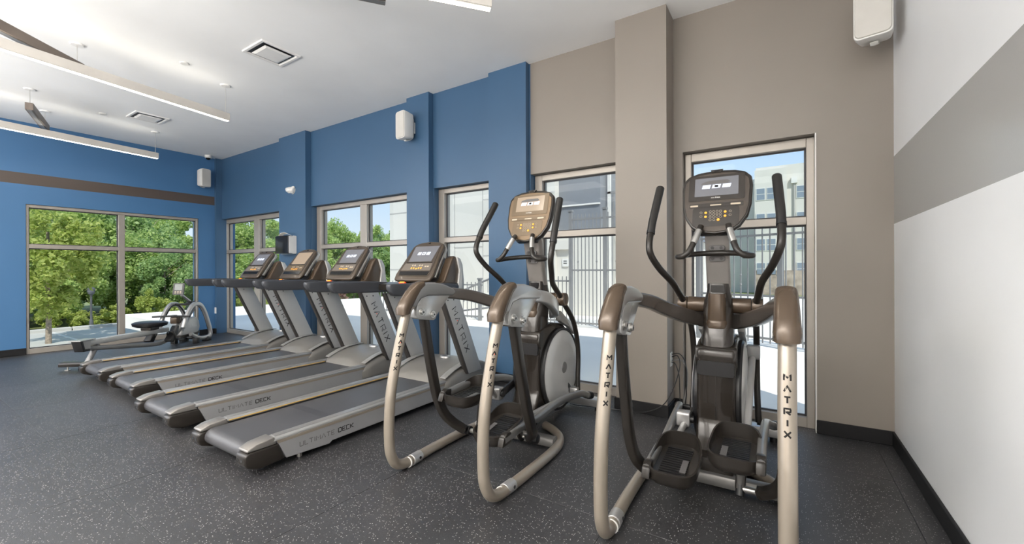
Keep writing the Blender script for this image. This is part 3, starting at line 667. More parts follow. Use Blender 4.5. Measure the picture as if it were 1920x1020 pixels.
    for k in (-1, 0, 1):
        ic.rings([[(k*.055-.024+a*1.0, .081+b, .0256) for a, b in ((0, 0), (.044, 0), (.050, .024), (.006, .024))], [(k*.055-.024+a, .081+b, .0259) for a, b in ((0, 0), (.044, 0), (.050, .024), (.006, .024))]])
    ic.xf(CM).build('screen_icons', M_icon, sc_, sm=0)
    cz(rrect(.010, .007, .003, 2, .001, .094), .0262, .0264).xf(CM).build('screen_figure', M_ink, sc_, sm=0)
    cz([(-.085, .110), (.06, .110), (.075, .118), (.06, .132), (-.04, .132), (-.075, .122)], .0256, .0257).xf(CM).build('screen_heading', M_inkgrey, sc_, sm=0)
    # brand under the screen
    pl_, (wt, _) = strokes('MATRIX', .0075)
    lettering('console_lettering', [[(x-wt/2, y+.0155) for x, y in p] for p in pl_], .0016, lambda x, y: (CM@Vector((x, y, .0247)), CM.to_3x3()@Vector((0, 0, 1))), M_whitebtn, cs, 1, .0005)
    cz(rrect(.145, .014, .004, 2, 0, -.028), .0222, .0235).xf(CM).build('label_strip', M_bezel_w if warm else M_bezel, cs)
    for cx_, w_ in ((-.118, .022), (.105, .026), (0, .03)):
        cz(rrect(w_, .0035 if cx_ == 0 else .0055, .002, 1, cx_, -.028), .0236, .0238).xf(CM).build('label_print', M_print, cs, sm=0)
    cz(rrect(.125, .062, .02, 4, 0, -.100), .0222, .0235).xf(CM).build('keypad_panel', M_bezel_w if warm else M_bezel, cs)
    def btn(x, y, r, m, nm):
        return MB().lathe([(.0, .004), (r*.85, .004), (r, .001), (r, 0)], (x, y, .0236), 'z', 14).xf(CM).build(nm, m, cs)
    for x in (-.052, .052):
        for y in (-.076, -.102): btn(x, y, .0075, M_orange, 'orange_button')
    btn(.0165, -.124, .0085, M_orange, 'orange_button')
    for x in (-.078, .078):
        for y in (-.074, -.098):
            MB().tube([(x+.0062*math.cos(a), y+.0062*math.sin(a), .0242) for a in [2*PI*k/12 for k in range(12)]], .0008, 4, close=True).xf(CM).build('round_button', M_print, cs)
    for i in range(4):
        for j in range(4):
            if i == 3 and j > 1: continue
            x = -.027+j*.018 if i < 3 else -.027+j*.020; y = -.070-i*.0175
            MB().tube([(x+.0066*math.cos(a), y+.0066*math.sin(a), .0242) for a in [2*PI*k/10 for k in range(10)]], .0008, 4, close=True).xf(CM).build('number_key', M_print, cs)
    # top latch on the console
    MB().rings([[(x, y, .010) for x, y in ((-.034, .208), (-.024, .186), (.024, .186), (.034, .208))], [(x, y, .0255) for x, y in ((-.034, .204), (-.024, .186), (.024, .186), (.034, .204))]]).xf(CM).build('console_tab', M_bodydark, cs, sm=0)
    MB().rings([[(x, y, .0255) for x, y in ((-.018, .200), (-.012, .190), (.012, .190), (.018, .200))], [(x, y, .0262) for x, y in ((-.018, .200), (-.012, .190), (.012, .190), (.018, .200))]]).xf(CM).build('tab_badge', M_gloss, cs, sm=0)
    MB().box(-.085, .085, -.205, -.160, -.04, .012).bevel(.01).xf(CM).build('console_chin', M_black, cs)
    return R
M_plate = mat('bracket_plate_silver', (.55, .55, .54), .22, .6)
M_bodydark = mat('dark_shell', (.020, .0155, .012), .27, .15, var=.06, coat=.25)
M_armdark = mat('arm_unlit', (.15, .13, .115), .26, .5, coat=.2)
M_mast = mat('mast_grey', (.27, .25, .235), .30, .45, var=.03, coat=.2)
M_disc = mat('disc_white', (.58, .58, .57), .34, .1, var=.02)
M_face = mat('console_face', (.055, .042, .032), .36, .1, var=.08)
M_face_warm = mat('console_face_warm', (.16, .108, .062), .34, .3, var=.08)
M_bezel = mat('console_bezel', (.024, .019, .015), .25)
M_bezel_w = mat('console_bezel_warm', (.12, .085, .05), .30, .25)
M_print = mat('beige_print', (.50, .42, .32), .5)
cross_trainer('cross trainer standing left of the grey column, its console face golden brown', (-1.586, 1.758, 0), math.radians(1.195),
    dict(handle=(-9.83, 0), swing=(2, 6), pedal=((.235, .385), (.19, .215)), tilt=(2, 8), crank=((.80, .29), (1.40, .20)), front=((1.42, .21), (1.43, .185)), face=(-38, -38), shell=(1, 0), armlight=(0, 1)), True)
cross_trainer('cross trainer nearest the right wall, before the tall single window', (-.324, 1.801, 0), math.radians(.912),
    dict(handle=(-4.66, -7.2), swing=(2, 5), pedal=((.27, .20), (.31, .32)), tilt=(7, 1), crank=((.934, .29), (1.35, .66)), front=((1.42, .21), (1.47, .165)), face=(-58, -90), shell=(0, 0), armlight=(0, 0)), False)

# ============================================================ TREADMILLS
def flat_text(name, parent, text, org, xd, yd, h, w, m, gap=.28, nrm=None):
    pl, (wt, _) = strokes(text, h, gap); o = Vector(org); X = Vector(xd).normalized(); Y = Vector(yd).normalized(); N = Vector(nrm) if nrm else X.cross(Y)
    return lettering(name, pl, w, lambda x, y: (o+X*x+Y*y, N), m, parent, 1, .001), wt
def treadmill(label, loc, rz, scr):
    R = thing('treadmill', label, 'treadmill', loc, rz, 'treadmills in a row')
    # --- deck
    for s in (-1, 1):
        e = .355
        # silver side panel
        sp = MB().prism([(.165, .135), (.205, .045), (.30, .040), (.50, .030), (.52, .045), (2.0, .045), (2.05, .16), (.15, .16)], s*(e-.03), s*e, 'u').bevel(.003, 1).build('side_panel', M_sidegrey, R)
        MB().prism([(.155, .152), (.15, .168), (2.05, .168), (2.05, .152)], s*(e-.025), s*(e+.002), 'u').build('panel_edge', M_champ, sp, sm=0)
        # foot rail with a ribbed top
        rl = MB().prism([(s*.255, .168), (s*.255, .178), (s*.275, .190), (s*.325, .190), (s*.350, .182), (s*.353, .168)], .13, 1.72, 'v').bevel(.003, 2).build('foot_rail', M_grey_pl, R)
        rb = MB()
        for k in range(6): rb.box(s*.302-.024+k*.009-.0, s*.302-.024+k*.009+.0045, .15, 1.70, .1895, .1915)
        rb.build('rail_ribs', M_silver, rl, sm=0)
        if s < 0: MB().box(-.2565, -.2535, .15, 1.60, .1745, .180).build('yellow_line', M_yellow, rl, sm=0)
        else: MB().box(.2530, .256, .13, 1.60, .166, .180).build('inner_edge', M_black, rl, sm=0)
        # rear end cap
        cp = MB().prism([(-.018, .06), (-.035, .09), (-.035, .135), (-.012, .150), (.16, .150), (.20, .045), (.05, .035)], s*.245, s*e, 'u').bevel(.012, 3).build('end_cap', M_darkgrey, R)
        MB().prism([(-.020, .150), (-.022, .165), (.03, .186), (.135, .196), (.15, .15)], s*.248, s*(e-.004), 'u').bevel(.008, 3).build('cap_top', M_silvercap, cp)
        for q in (.275, .315):
            MB().cyl((s*q, -.036, .105), (s*q, -.034, .105), .009, 12).build('bolt_recess', M_gloss, cp)
        MB().cyl((s*(.245), .05, .11), (s*.238, .05, .11), .028, 18).build('roller_end', M_steel, cp)
        MB().cyl((s*.30, .32, .0), (s*.30, .32, .05), .016, 12).build('levelling_foot', M_steel, R)
        MB().cyl((s*.30, 1.95, .0), (s*.30, 1.95, .06), .03, 12).build('front_foot', M_black, R)
    # belt: loop over the rollers
    a = [(.05+.052*math.cos(t), .112+.052*math.sin(t)) for t in [PI/2+PI*k/10 for k in range(11)]]
    b = [(1.95, .060), (1.95, .164)]
    MB().prism(a+b, -.238, .238, 'u').build('running_belt', M_belt, R, sm=40)
    lt_ = MB()
    MB().box(-.24, .24, .55, .62, .1645, .1648).build('belt_patch', M_belt2, R, sm=0)
    MB().box(-.33, .33, .12, 2.05, .068, .10).build('deck_frame', M_black, R, sm=0)
    flat_text('deck_lettering', R, 'ULTIMATE', (.3555, .29, .085), (0, 1, 0), (0, 0, 1), .028, .0042, M_inkgrey, .35)
    flat_text('deck_lettering', R, 'DECK', (.3555, .565, .085), (0, 1, 0), (0, 0, 1), .028, .0065, M_ink, .3)
    # --- motor shroud: dark arched side bands + crowned middle
    def arch(v):   # height of the crown
        pts = [(1.60, .172), (1.70, .218), (1.82, .262), (1.95, .288), (2.08, .296), (2.20, .285), (2.32, .255), (2.42, .20)]
        for (v0, z0), (v1, z1) in zip(pts[:-1], pts[1:]):
            if v0 <= v <= v1: return z0+(z1-z0)*(v-v0)/(v1-v0)
        return .2
    vs = [1.60+k*.0683 for k in range(13)]; vs[-1] = 2.42
    rs = []
    for v in vs:
        z = arch(v); w = .345 if v < 1.62 else .372
        rs.append([(-w, v, .06), (-w, v, z-.075 if z > .2 else z-.04), (-w+.012, v, z-.035), (-.30, v, z-.006), (-.22, v, z), (-.12, v, z+.004), (0, v, z+.006), (.12, v, z+.004), (.22, v, z), (.30, v, z-.006), (w-.012, v, z-.035), (w, v, z-.075 if z > .2 else z-.04), (w, v, .06)])
    # inner front edge is curved (toward the wall at the middle)
    for k, r_ in enumerate(rs[:4]):
        for j in range(4, 9):
            x, v, z = r_[j]; c = max(0, 1-(x/.25)**2)*.09*(1-k/4)
            zz = arch(min(v+c, 2.4)); r_[j] = (x, v+c, zz+.004)
    sh = MB().rings(rs).build('motor_shroud', M_shroud, R, sm=50)
    MB().prism([(v_, arch(v_)+.010) for v_ in vs[1:9]]+[(v_, arch(v_)+.002) for v_ in vs[1:9][::-1]], -.355, -.285, 'u').bevel(.004, 2).build('shroud_band', M_shroud2, sh)
    MB().prism([(v_, arch(v_)+.010) for v_ in vs[1:9]]+[(v_, arch(v_)+.002) for v_ in vs[1:9][::-1]], .285, .355, 'u').bevel(.004, 2).build('shroud_band', M_shroud2, sh)
    MB().prism(rrect(.21, .008, .004, 1, 0, .178), 1.635, 1.65, 'v').build('shroud_lip', M_black, sh)
    MB().loft([(0, 2.06, .298, .062, .040), (0, 2.06, .312, .060, .038), (0, 2.06, .316, .050, .030)], 28, 2).build('incline_badge', M_silver, sh, sm=50)
    MB().loft([(0, 2.06, .3162, .036, .020), (0, 2.06, .3168, .036, .020)], 24, 2).build('badge_plate', M_inkgrey, sh, sm=0)
    # --- uprights
    for s in (-1, 1):
        def post(v0, v1, u0, u1): return [[(u0, 1.935+v0, .20), (u1, 1.935+v0, .20), (u1, 1.935+v1, .20), (u0, 1.935+v1, .20)], [(u0, 1.575+v0, .97), (u1, 1.575+v0, .97), (u1, 1.575+v1, .97), (u0, 1.575+v1, .97)]]
        u_ = MB().rings(post(.02, .235, s*.345, s*.392)).bevel(.006, 2).build('upright', M_lightsil2, R)
        MB().rings(post(.0, .024, s*.342, s*.395)).bevel(.003, 1).build('upright_channel', M_channel, u_)
        for v, z in ((1.66, .925), (1.74, .925)): MB().cyl((s*.392, v, z), (s*.394, v, z), .007, 10).build('screw', M_black, u_)
        MB().cyl((s*.345, 1.70, .925), (s*.343, 1.70, .925), .007, 10).build('screw', M_black, u_)
        if s > 0:
            d = Vector((0, .36, -.77)).normalized(); yv = Vector((0, .77, .36)).normalized()
            flat_text('upright_lettering', u_, 'MATRIX', (.3925, 1.715, .835), d, yv, .062, .0085, M_ink, .55, (1, 0, 0))
            o_ = Vector((.3935, 1.715, .835))+d*.062*2.05+yv*.022
            MB().cyl(o_, o_+Vector((.0006, 0, 0)), .006, 8).build('red_dot', M_red, u_)
    # --- handrails and tray
    for s in (-1, 1):
        rs = []
        for v, zt, zb, hw in [(.985, 1.083, 1.065, .020), (.992, 1.090, 1.045, .026), (1.03, 1.092, 1.000, .030), (1.10, 1.092, .992, .031), (1.45, 1.090, .985, .031), (1.65, 1.080, .985, .031), (1.80, 1.060, .985, .030)]:
            rs.append([(s*.375+q[0], v, (zt+zb)/2+q[1]) for q in rrect(hw, (zt-zb)/2, min(.012, (zt-zb)/2*.8), 3)])
        MB().rings(rs).bevel(.003, 1, 50).build('handrail', M_railgrey, R, sm=50)
    MB().rings([[(q[0], 1.50, 1.035+q[1]) for q in rrect(.345, .028, .012, 2)], [(q[0], 1.62, 1.045+q[1]) for q in rrect(.345, .036, .012, 2)], [(q[0], 1.86, 1.025+q[1]) for q in rrect(.345, .05, .012, 2)]]).build('cross_tray', M_darkgrey, R)
    # --- console
    CM = Matrix.Translation((0, 1.728, 1.285)) @ Matrix.Rotation(math.radians(53.5), 4, 'X')
    def cz(poly, a, b): return MB().rings([[(x, y, a) for x, y in poly], [(x, y, b) for x, y in poly]])
    out = [(-.180, .205), (-.12, .228), (0, .240), (.12, .228), (.180, .205), (.205, .175), (.222, .0), (.245, -.17), (.232, -.225), (.19, -.238), (-.19, -.238), (-.232, -.225), (-.245, -.17), (-.222, .0), (-.205, .175)]
    sh2 = lambda k: [(x*k, y*k) for x, y in out]
    cs = MB().rings([[(x, y, -.032) for x, y in sh2(.93)], [(x, y, -.012) for x, y in sh2(1.0)], [(x, y, .004) for x, y in sh2(.99)], [(x, y, .012) for x, y in sh2(.955)]]).bevel(.003, 2, 25).xf(CM).build('console', M_bronzed, R, sm=50)
    MB().rings([[(x*.90, y*.96+.012, -.075) for x, y in out if y > -.2], [(x*1.01, y*1.0+.004, -.033) for x, y in out if y > -.2]]).bevel(.01, 2).xf(CM).build('console_back', M_lightsil, cs)
    MB().rings([[(x, y, .0125) for x, y in ((-.172, .185), (.172, .185), (.192, .02), (.205, -.16), (.19, -.19), (-.19, -.19), (-.205, -.16), (-.192, .02))], [(x, y, .016) for x, y in ((-.170, .183), (.170, .183), (.190, .02), (.203, -.16), (.188, -.188), (-.188, -.188), (-.203, -.16), (-.190, .02))]]).xf(CM).build('face_plate', M_face, cs, sm=0)
    sm_ = {'grey': M_screen, 'warm': M_screenw, 'grey2': M_screen, 'dim': M_screen}[scr]
    sc_ = cz([(-.147, -.018), (.147, -.018), (.160, .170), (-.160, .170)], .0165, .0175).xf(CM).build('screen', sm_, cs, sm=0)
    if scr != 'warm':
        ic = MB()
        for k in (-1, 0, 1):
            q = ((0, 0), (.044, 0), (.048, .034), (.004, .034)); ic.rings([[(k*.058-.022+a, .062+b, .0178) for a, b in q], [(k*.058-.022+a, .062+b, .0181) for a, b in q]])
        ic.xf(CM).build('screen_icons', M_icon, sc_, sm=0)
        cz(rrect(.006, .009, .002, 1, 0, .079), .0183, .0185).xf(CM).build('screen_figure', M_ink, sc_, sm=0)
    cz([(-.168, -.034), (.168, -.034), (.166, -.026), (-.166, -.026)], .016, .020).xf(CM).build('console_ridge', M_bodydark, cs, sm=0)
    cz([(-.190, -.125), (.190, -.125), (.176, -.040), (-.176, -.040)], .0163, .0175).xf(CM).build('keypad_panel', M_bezel_w if scr in ('warm',) else M_face2, cs, sm=0)
    for x in (-.062, -.032, .032, .062):
        for y in (-.066, -.098):
            MB().box(x-.0075, x+.0075, y-.008, y+.008, .0175, .0195).xf(CM).build('yellow_key', M_orange if y < -.08 else M_print, cs, sm=0)
    MB().box(-.004, .010, -.112, -.096, .0175, .0195).xf(CM).build('yellow_key', M_orange, cs, sm=0)
    for x in (.11, .14): MB().box(x-.011, x+.011, -.085, -.070, .0175, .0180).xf(CM).build('key_print', M_print, cs, sm=0)
    cz([(-.180, -.178), (.180, -.178), (.192, -.135), (-.192, -.135)], .0163, .0185).bevel(.001, 1).xf(CM).build('accessory_slot', M_gloss, cs, sm=0)
    MB().box(-.012, .012, .205, .216, .011, .015).xf(CM).build('console_tab', M_gloss, cs, sm=0)
    for s in (-1, 1):   # side pods: cup holders with a silver rear shell
        pd = MB().prism([(1.64, 1.06), (1.72, 1.10), (1.83, 1.31), (1.865, 1.335), (1.905, 1.32), (1.93, 1.22), (1.93, 1.10), (1.90, 1.04), (1.64, 1.03)], s*.205, s*.300, 'u').bevel(.022, 3, 20).build('cup_holder', M_bronze, R, sm=50)
        MB().prism([(1.88, 1.325), (1.93, 1.31), (1.965, 1.25), (1.985, 1.10), (1.985, 1.0), (1.80, .99), (1.90, 1.05), (1.92, 1.2)], s*.195, s*.318, 'u').bevel(.008, 2).build('rear_shell', M_lightsil, pd, sm=50)
    MB().prism([(1.76, 1.00), (1.78, 1.22), (1.90, 1.32), (1.955, 1.26), (1.965, 1.0)], -.20, .20, 'u').bevel(.015, 2).build('console_body', M_grey_pl, R, sm=50)
    sk = MB().tube([(-.055, 1.50, 1.078), (.03, 1.49, 1.080)], .010, 12).build('safety_key', M_red, R)
    MB().tube([(-.045, 1.497, 1.087), (.02, 1.487, 1.088)], .006, 8).build('key_grip', M_orange, sk)
    return R
M_sidegrey = mat('side_panel_silver', (.33, .33, .335), .36, .35, var=.02)
M_silvercap = mat('cap_silver', (.24, .225, .21), .30, .5, coat=.2)
M_belt2 = mat('belt_print', (.045, .045, .05), .42)
M_shroud = mat('shroud_grey', (.17, .162, .15), .36, .15, var=.03)
M_shroud2 = mat('shroud_band_grey', (.25, .245, .235), .34, .2, var=.03)
M_lightsil2 = mat('upright_silver', (.42, .42, .41), .42, .25, var=.02)
M_channel = mat('upright_channel_dark', (.045, .04, .037), .4, .2)
M_railgrey = mat('handrail_charcoal', (.045, .048, .056), .40, 0, bump=.03, bscale=300)
M_bronzed = mat('console_bronze', (.075, .056, .040), .30, .2, coat=.2)
M_face2 = mat('keypad_face', (.14, .12, .10), .4)
treadmill('treadmill farthest from the viewer, beside the rowing machine', (-6.26, 1.361, 0), math.radians(1.25), 'dim')
treadmill('second treadmill from the rowing machine, its screen glowing amber', (-5.26, 1.355, 0), math.radians(-.3), 'warm')
treadmill('third treadmill from the rowing machine, before the two-light window', (-4.089, 1.241, 0), math.radians(-.123), 'grey2')
treadmill('treadmill nearest the viewer, next to the left cross trainer', (-2.932, 1.219, 0), math.radians(.312), 'grey')

# ============================================================ ROWING MACHINE
def rower():
    R = thing('rowing_machine', 'grey and black rowing machine before the woodland window', 'rowing machine', (-7.12, 1.51, 0), math.radians(40.1))
    fb = MB().prism([(-.045, .045), (-.05, .08), (-.03, .10), (.03, .10), (.05, .08), (.045, .045)], -.29, .29, 'u').bevel(.006).build('rear_foot_bar', M_darkgrey, R)
    for s in (-1, 1): MB().lathe([(.03, 0), (.03, .008), (.008, .012), (.008, .06)], (s*.22, 0, 0)).build('levelling_foot', M_steel, fb)
    MB().tube([(0, -.01, .09), (0, .13, .285)], .028, 12, ry=.02, sq=.5, ref=(1, 0, 0)).build('rear_leg', M_grey_pl, R)
    ec = MB().prism([(-.17, .365), (-.125, .235), (-.03, .235), (-.03, .255), (-.10, .262), (-.13, .365)], -.05, .05, 'u').bevel(.004).build('rail_end_cap', M_black, R)
    MB().prism([(-.125, .362), (-.096, .266), (-.02, .262), (-.02, .362)], -.044, .044, 'u').build('end_insert', M_silver, ec)
    MB().prism([(-.185, .365), (-.185, .378), (.03, .378), (.03, .365)], -.065, .065, 'u').bevel(.003, 1).build('end_plate', M_silver, ec)
    MB().rings([[(q[0], -.03, .328+q[1]) for q in rrect(.042, .034, .012, 3)], [(q[0], 1.38, .295+q[1]) for q in rrect(.042, .034, .012, 3)]]).build('seat_rail', M_lightsil, R)
    MB().tube([(.0, -.02, .262), (.02, .45, .200), (.035, 1.02, .125), (.05, 1.20, .125), (.07, 1.36, .17), (.09, 1.52, .26), (.12, 1.70, .46), (.14, 1.82, .60)], .030, 14, 5, ry=.030, sq=.6, ref=(1, 0, 0)).build('main_frame_tube', M_grey_pl, R)
    st = MB().loft([(0, 1.04, .378, .14, .12), (0, 1.04, .398, .195, .16), (0, 1.04, .440, .205, .17), (0, 1.04, .458, .17, .14)], 28, 2.6).build('seat', M_black, R, sm=60)
    MB().box(-.07, .07, .95, 1.13, .335, .388).bevel(.01).build('seat_carriage', M_darkgrey, st)
    for s in (-1, 1):
        ft = MB().prism([(1.20, .13), (1.18, .16), (1.30, .28), (1.36, .36), (1.39, .35), (1.36, .26), (1.26, .12)], s*.09, s*.19, 'u').bevel(.012).build('foot_rest', M_black, R)
        MB().tube([(s*.085, 1.28, .20), (s*.10, 1.25, .27), (s*.18, 1.25, .27), (s*.195, 1.28, .20)], .018, 8, 3, ry=.006).build('foot_strap', M_darkgrey, ft)
        lp = [(s*.17, 1.50, .30), (s*.17, 1.60, .50), (s*.17, 1.72, .625), (s*.17, 1.84, .655), (s*.17, 1.96, .62), (s*.17, 2.07, .50), (s*.17, 2.16, .33), (s*.17, 2.235, .15), (s*.17, 2.22, .075), (s*.17, 2.12, .06), (s*.16, 1.95, .07), (s*.15, 1.82, .12), (s*.15, 1.72, .17)]
        l_ = MB().tube(lp, .026, 12, 5, ry=.032, sq=.7, ref=(1, 0, 0)).build('front_frame_loop', M_silver, R)
        MB().tube([(p[0]-s*.024, p[1]*.97+.055, p[2]*.95+.012) for p in lp[1:11]], .012, 8, 5).build('loop_liner', M_black, l_)
        MB().box(s*.13, s*.23, 2.06, 2.16, 0, .055).bevel(.006).build('front_foot', M_black, R)
        MB().box(s*.13, s*.20, 1.80, 1.88, 0, .09).bevel(.006).build('front_foot', M_black, R)
    MB().cyl((-.2, 2.11, .05), (.2, 2.11, .05), .02, 12).build('front_crossbar', M_black, R)
    by = [(1.58, .16), (1.60, .24), (1.68, .36), (1.78, .43), (1.93, .44), (2.03, .37), (2.06, .25), (2.02, .17), (1.90, .14)]
    bd = MB().prism(by, -.11, .11, 'u').bevel(.03, 3, 20).build('flywheel_housing', M_lightsil, R, sm=50)
    MB().prism([(1.60, .13), (2.0, .13), (2.05, .18), (1.62, .17)], -.112, .112, 'u').bevel(.01).build('housing_base', M_darkgrey, bd)
    flat_text('housing_lettering', bd, 'MATRIX', (.112, 1.74, .27), (0, 1, 0), (0, 0, 1), .030, .005, M_whitebtn, .4)
    h = MB().tube([(-.27, 1.50, .478), (-.10, 1.515, .484), (0, 1.52, .485), (.10, 1.515, .484), (.27, 1.50, .478)], .015, 12, 3).build('pull_handle', M_black, R)
    MB().box(-.03, .03, 1.52, 1.60, .465, .50).bevel(.008).build('handle_dock', M_darkgrey, h)
    MB().box(-.05, .05, 1.54, 1.70, .36, .465).bevel(.015).build('chain_guide', M_bronze, R)
    am = MB().tube([(0, 2.0, .665), (0, 1.76, .80)], .022, 10, ry=.016, sq=.6, ref=(1, 0, 0)).build('monitor_arm', M_silver, R)
    MB().cyl((-.05, 1.99, .66), (.05, 1.99, .66), .03, 14).build('arm_joint', M_black, am)
    MB().tube([(-.15, 1.84, .645), (.15, 1.84, .645)], .018, 10).build('top_crossbar', M_black, R)
    MB().tube([(0, 1.84, .645), (0, 2.0, .668)], .02, 10).build('arm_mount', M_black, R)
    CM = Matrix.Translation((0, 1.68, .905)) @ Matrix.Rotation(math.radians(8), 4, 'Z') @ Matrix.Rotation(math.radians(76), 4, 'X')
    mn = MB().rings([[(x, y, -.02) for x, y in rrect(.072, .092, .012, 3)], [(x, y, .012) for x, y in rrect(.075, .095, .012, 3)]]).xf(CM).build('monitor', M_black, R)
    MB().box(-.052, .052, -.02, .078, .0125, .014).xf(CM).build('monitor_screen', mat('lcd_grey', (.22, .24, .235), .3), mn, sm=0)
    for x in (-.035, 0, .035):
        for y in (-.045, -.068): MB().box(x-.011, x+.011, y-.007, y+.007, .0125, .0145).xf(CM).build('monitor_key', M_print, mn, sm=0)
    return R
rower()

# ============================================================ OUTDOORS
def lerp(a, b, t): return a+(b-a)*t
ZG = -1.9
mb = MB(); mb.box(-16, 30, YO, 22, -.40, -.055)
struct(mb.build('terrace', M_terr, sm=0), 'pale paved terrace outside the window wall')
struct(MB().box(-160, 160, -60, 160, ZG-.4, ZG).build('ground', mat('lawn_and_soil', (.22, .25, .10), .9, var=.3, vscale=.4), sm=0), 'ground beyond the building')
struct(MB().box(-31.0, -11.5, -30, 60, ZG, ZG+.03).build('parking_lot', M_conc, sm=0), 'sunlit pale parking lot')
# stair wall / slab edge below the left wall so the building stands on something
struct(MB().box(XL-.26, XR+.3, YB-.3, YO, ZG, -.16).build('foundation', M_conc, sm=0), 'concrete foundation')
struct(MB().box(XL-.30, XR+.3, YB-.3, YO+.35, ZC+.2, ZC+1.6).build('roof_parapet', M_stucco, sm=0), 'roof parapet of the building')
kb = sroot('kerb', 'pale concrete kerb along the far side of the parking lot')
for k in range(18):
    y = -6+k*2.4
    o = MB().box(-31.35, -31.0, y+.02, y+2.38, ZG, ZG+.20).bevel(.03, 1).build('kerb_stone', M_conc, kb, sm=0)
for k, y in enumerate((-1.2, 2.0, 5.2, 8.4, 11.6)):
    tag(MB().box(-30.8, -25.8, y, y+.12, ZG+.03, ZG+.034).build('parking_line', M_whitebtn, sm=0), 'white painted parking bay line on the pale lot', 'parking line', 'white parking bay lines')

# foliage
def crown_mesh(name, n, rx, ry, rz, leaf, seed, clumps=60, hollow=.55):
    rnd = random.Random(seed); vs = []; fs = []
    cl = []
    for _ in range(clumps):
        while True:
            p = Vector((rnd.uniform(-1, 1), rnd.uniform(-1, 1), rnd.uniform(-1, 1)))
            if hollow < p.length < 1: break
        cl.append((p, rnd.uniform(.14, .30)))
    for i in range(n):
        c, r = cl[rnd.randrange(clumps)]
        d = Vector((rnd.gauss(0, 1), rnd.gauss(0, 1), rnd.gauss(0, 1))).normalized()*r*rnd.uniform(.5, 1.05)
        p = c+d; p = Vector((p.x*rx, p.y*ry, p.z*rz))
        a = Vector((rnd.gauss(0, 1), rnd.gauss(0, 1), rnd.gauss(0, .6))).normalized(); b = a.cross(Vector((rnd.gauss(0, 1), rnd.gauss(0, 1), rnd.gauss(0, 1)))).normalized()
        s = leaf*rnd.uniform(.6, 1.3); k = len(vs)
        vs += [p-a*s, p+b*s*.55, p+a*s, p-b*s*.55]; fs.append((k, k+1, k+2, k+3))
    me = bpy.data.meshes.new(name); me.from_pydata([tuple(v) for v in vs], [], fs); return me
def trunk_mb(h, r, seed, branches=5, spread=1.2):
    rnd = random.Random(seed); m_ = MB()
    m_.tube([(0, 0, 0), (rnd.uniform(-.1, .1)*h*.3, 0, h*.4), (rnd.uniform(-.1, .1)*h*.3, rnd.uniform(-.1, .1)*h*.3, h)], r, 10, 4, r2=r*.45)
    for _ in range(branches):
        a = rnd.uniform(0, 2*PI); z = h*rnd.uniform(.4, .85)
        m_.tube([(0, 0, z), (math.cos(a)*spread*.5, math.sin(a)*spread*.5, z+h*.14), (math.cos(a)*spread, math.sin(a)*spread, z+h*.30)], r*.4, 6, 3, r2=r*.1)
    return m_
crowns = {}
def tree(label, loc, h, rx, rz, kind, seed, group=None, cz_=None, leaf=.15, n=7000, name='woodland_tree', cat='tree', rzang=None):
    root = thing(name, label, cat, loc, rzang if rzang is not None else (seed*1.7) % 6.28, group)
    key = (kind, n, seed % 4, round(leaf, 2))
    if key not in crowns: crowns[key] = crown_mesh('foliage', n, 1, 1, 1, leaf, seed)
    me = crowns[key]
    if not me.materials: me.materials.append({'Y': M_leafY, 'A': M_leafA, 'B': M_leafB, 'C': M_leafC, 'P': M_leafP}[kind])
    o = bpy.data.objects.new('foliage', me); C.objects.link(o); o.parent = root; o.scale = (rx, rx, rz); o.location = (0, 0, cz_ if cz_ is not None else h-rz)
    o['kind'] = 'stuff'
    tk = (round(h, 0), seed % 3)
    if ('t',)+tk in crowns:
        t = bpy.data.objects.new('trunk', crowns[('t',)+tk]); C.objects.link(t); t.parent = root
    else:
        t = trunk_mb(h*.8, .05*h**.8*.35+.03, seed, 5, rx*.55).build('trunk', M_bark, root); crowns[('t',)+tk] = t.data
    return root
gw = 'trees of the woodland beyond the parking lot'
lw_ = 'leafy green woodland tree beyond the parking lot'
rnd = random.Random(11)
k = 0
# front row and back rows, seen through the left-wall window and the far windows
rows = []
for i in range(13): rows.append((-34.2-rnd.uniform(0, 1.4), -3+i*2.9+rnd.uniform(-.6, .6), rnd.uniform(4.6, 6.2), rnd.uniform(2.0, 2.7)))
for i in range(11): rows.append((-38.5-rnd.uniform(0, 1.6), -4+i*3.8+rnd.uniform(-.8, .8), rnd.uniform(7.4, 8.8), rnd.uniform(2.6, 3.4)))
for i in range(8): rows.append((-44-rnd.uniform(0, 2.0), -5+i*6+rnd.uniform(-1, 1), rnd.uniform(8.6, 9.8), rnd.uniform(3.4, 4.2)))
for i in range(12): rows.append((-50+i*3.0+rnd.uniform(-1, 1), 40+rnd.uniform(-2, 2)-abs(i-3)*.3, rnd.uniform(6.4, 8.6), rnd.uniform(2.8, 3.6)))
for (x, y, h, r_) in rows:
    if y > 19: h = min(h, 6.9+1.2*((x*7.3) % 1)); r_ = min(r_, 2.6)
    k += 1
    tree(lw_, (x, y, ZG), h, r_, (h-.6)/2, 'AB'[(k*7) % 3 == 0] if k % 5 else 'A', k, gw, cz_=h/2+.35, leaf=.042, n=20000)
tree('young tree with a pale trunk at the near edge of the parking lot', (-26.2, 4.35, ZG), 5.9, 1.75, 2.25, 'Y', 3, cz_=3.75, leaf=.05, n=14000, name='young_tree')
tree('pink blossoming tree outside the far corner window', (-27.0, 17.5, ZG), 2.2, 1.5, 1.0, 'P', 5, cz_=1.25, leaf=.09, n=4000, name='flowering_tree')
gs = 'lime green shrubs along the kerb'
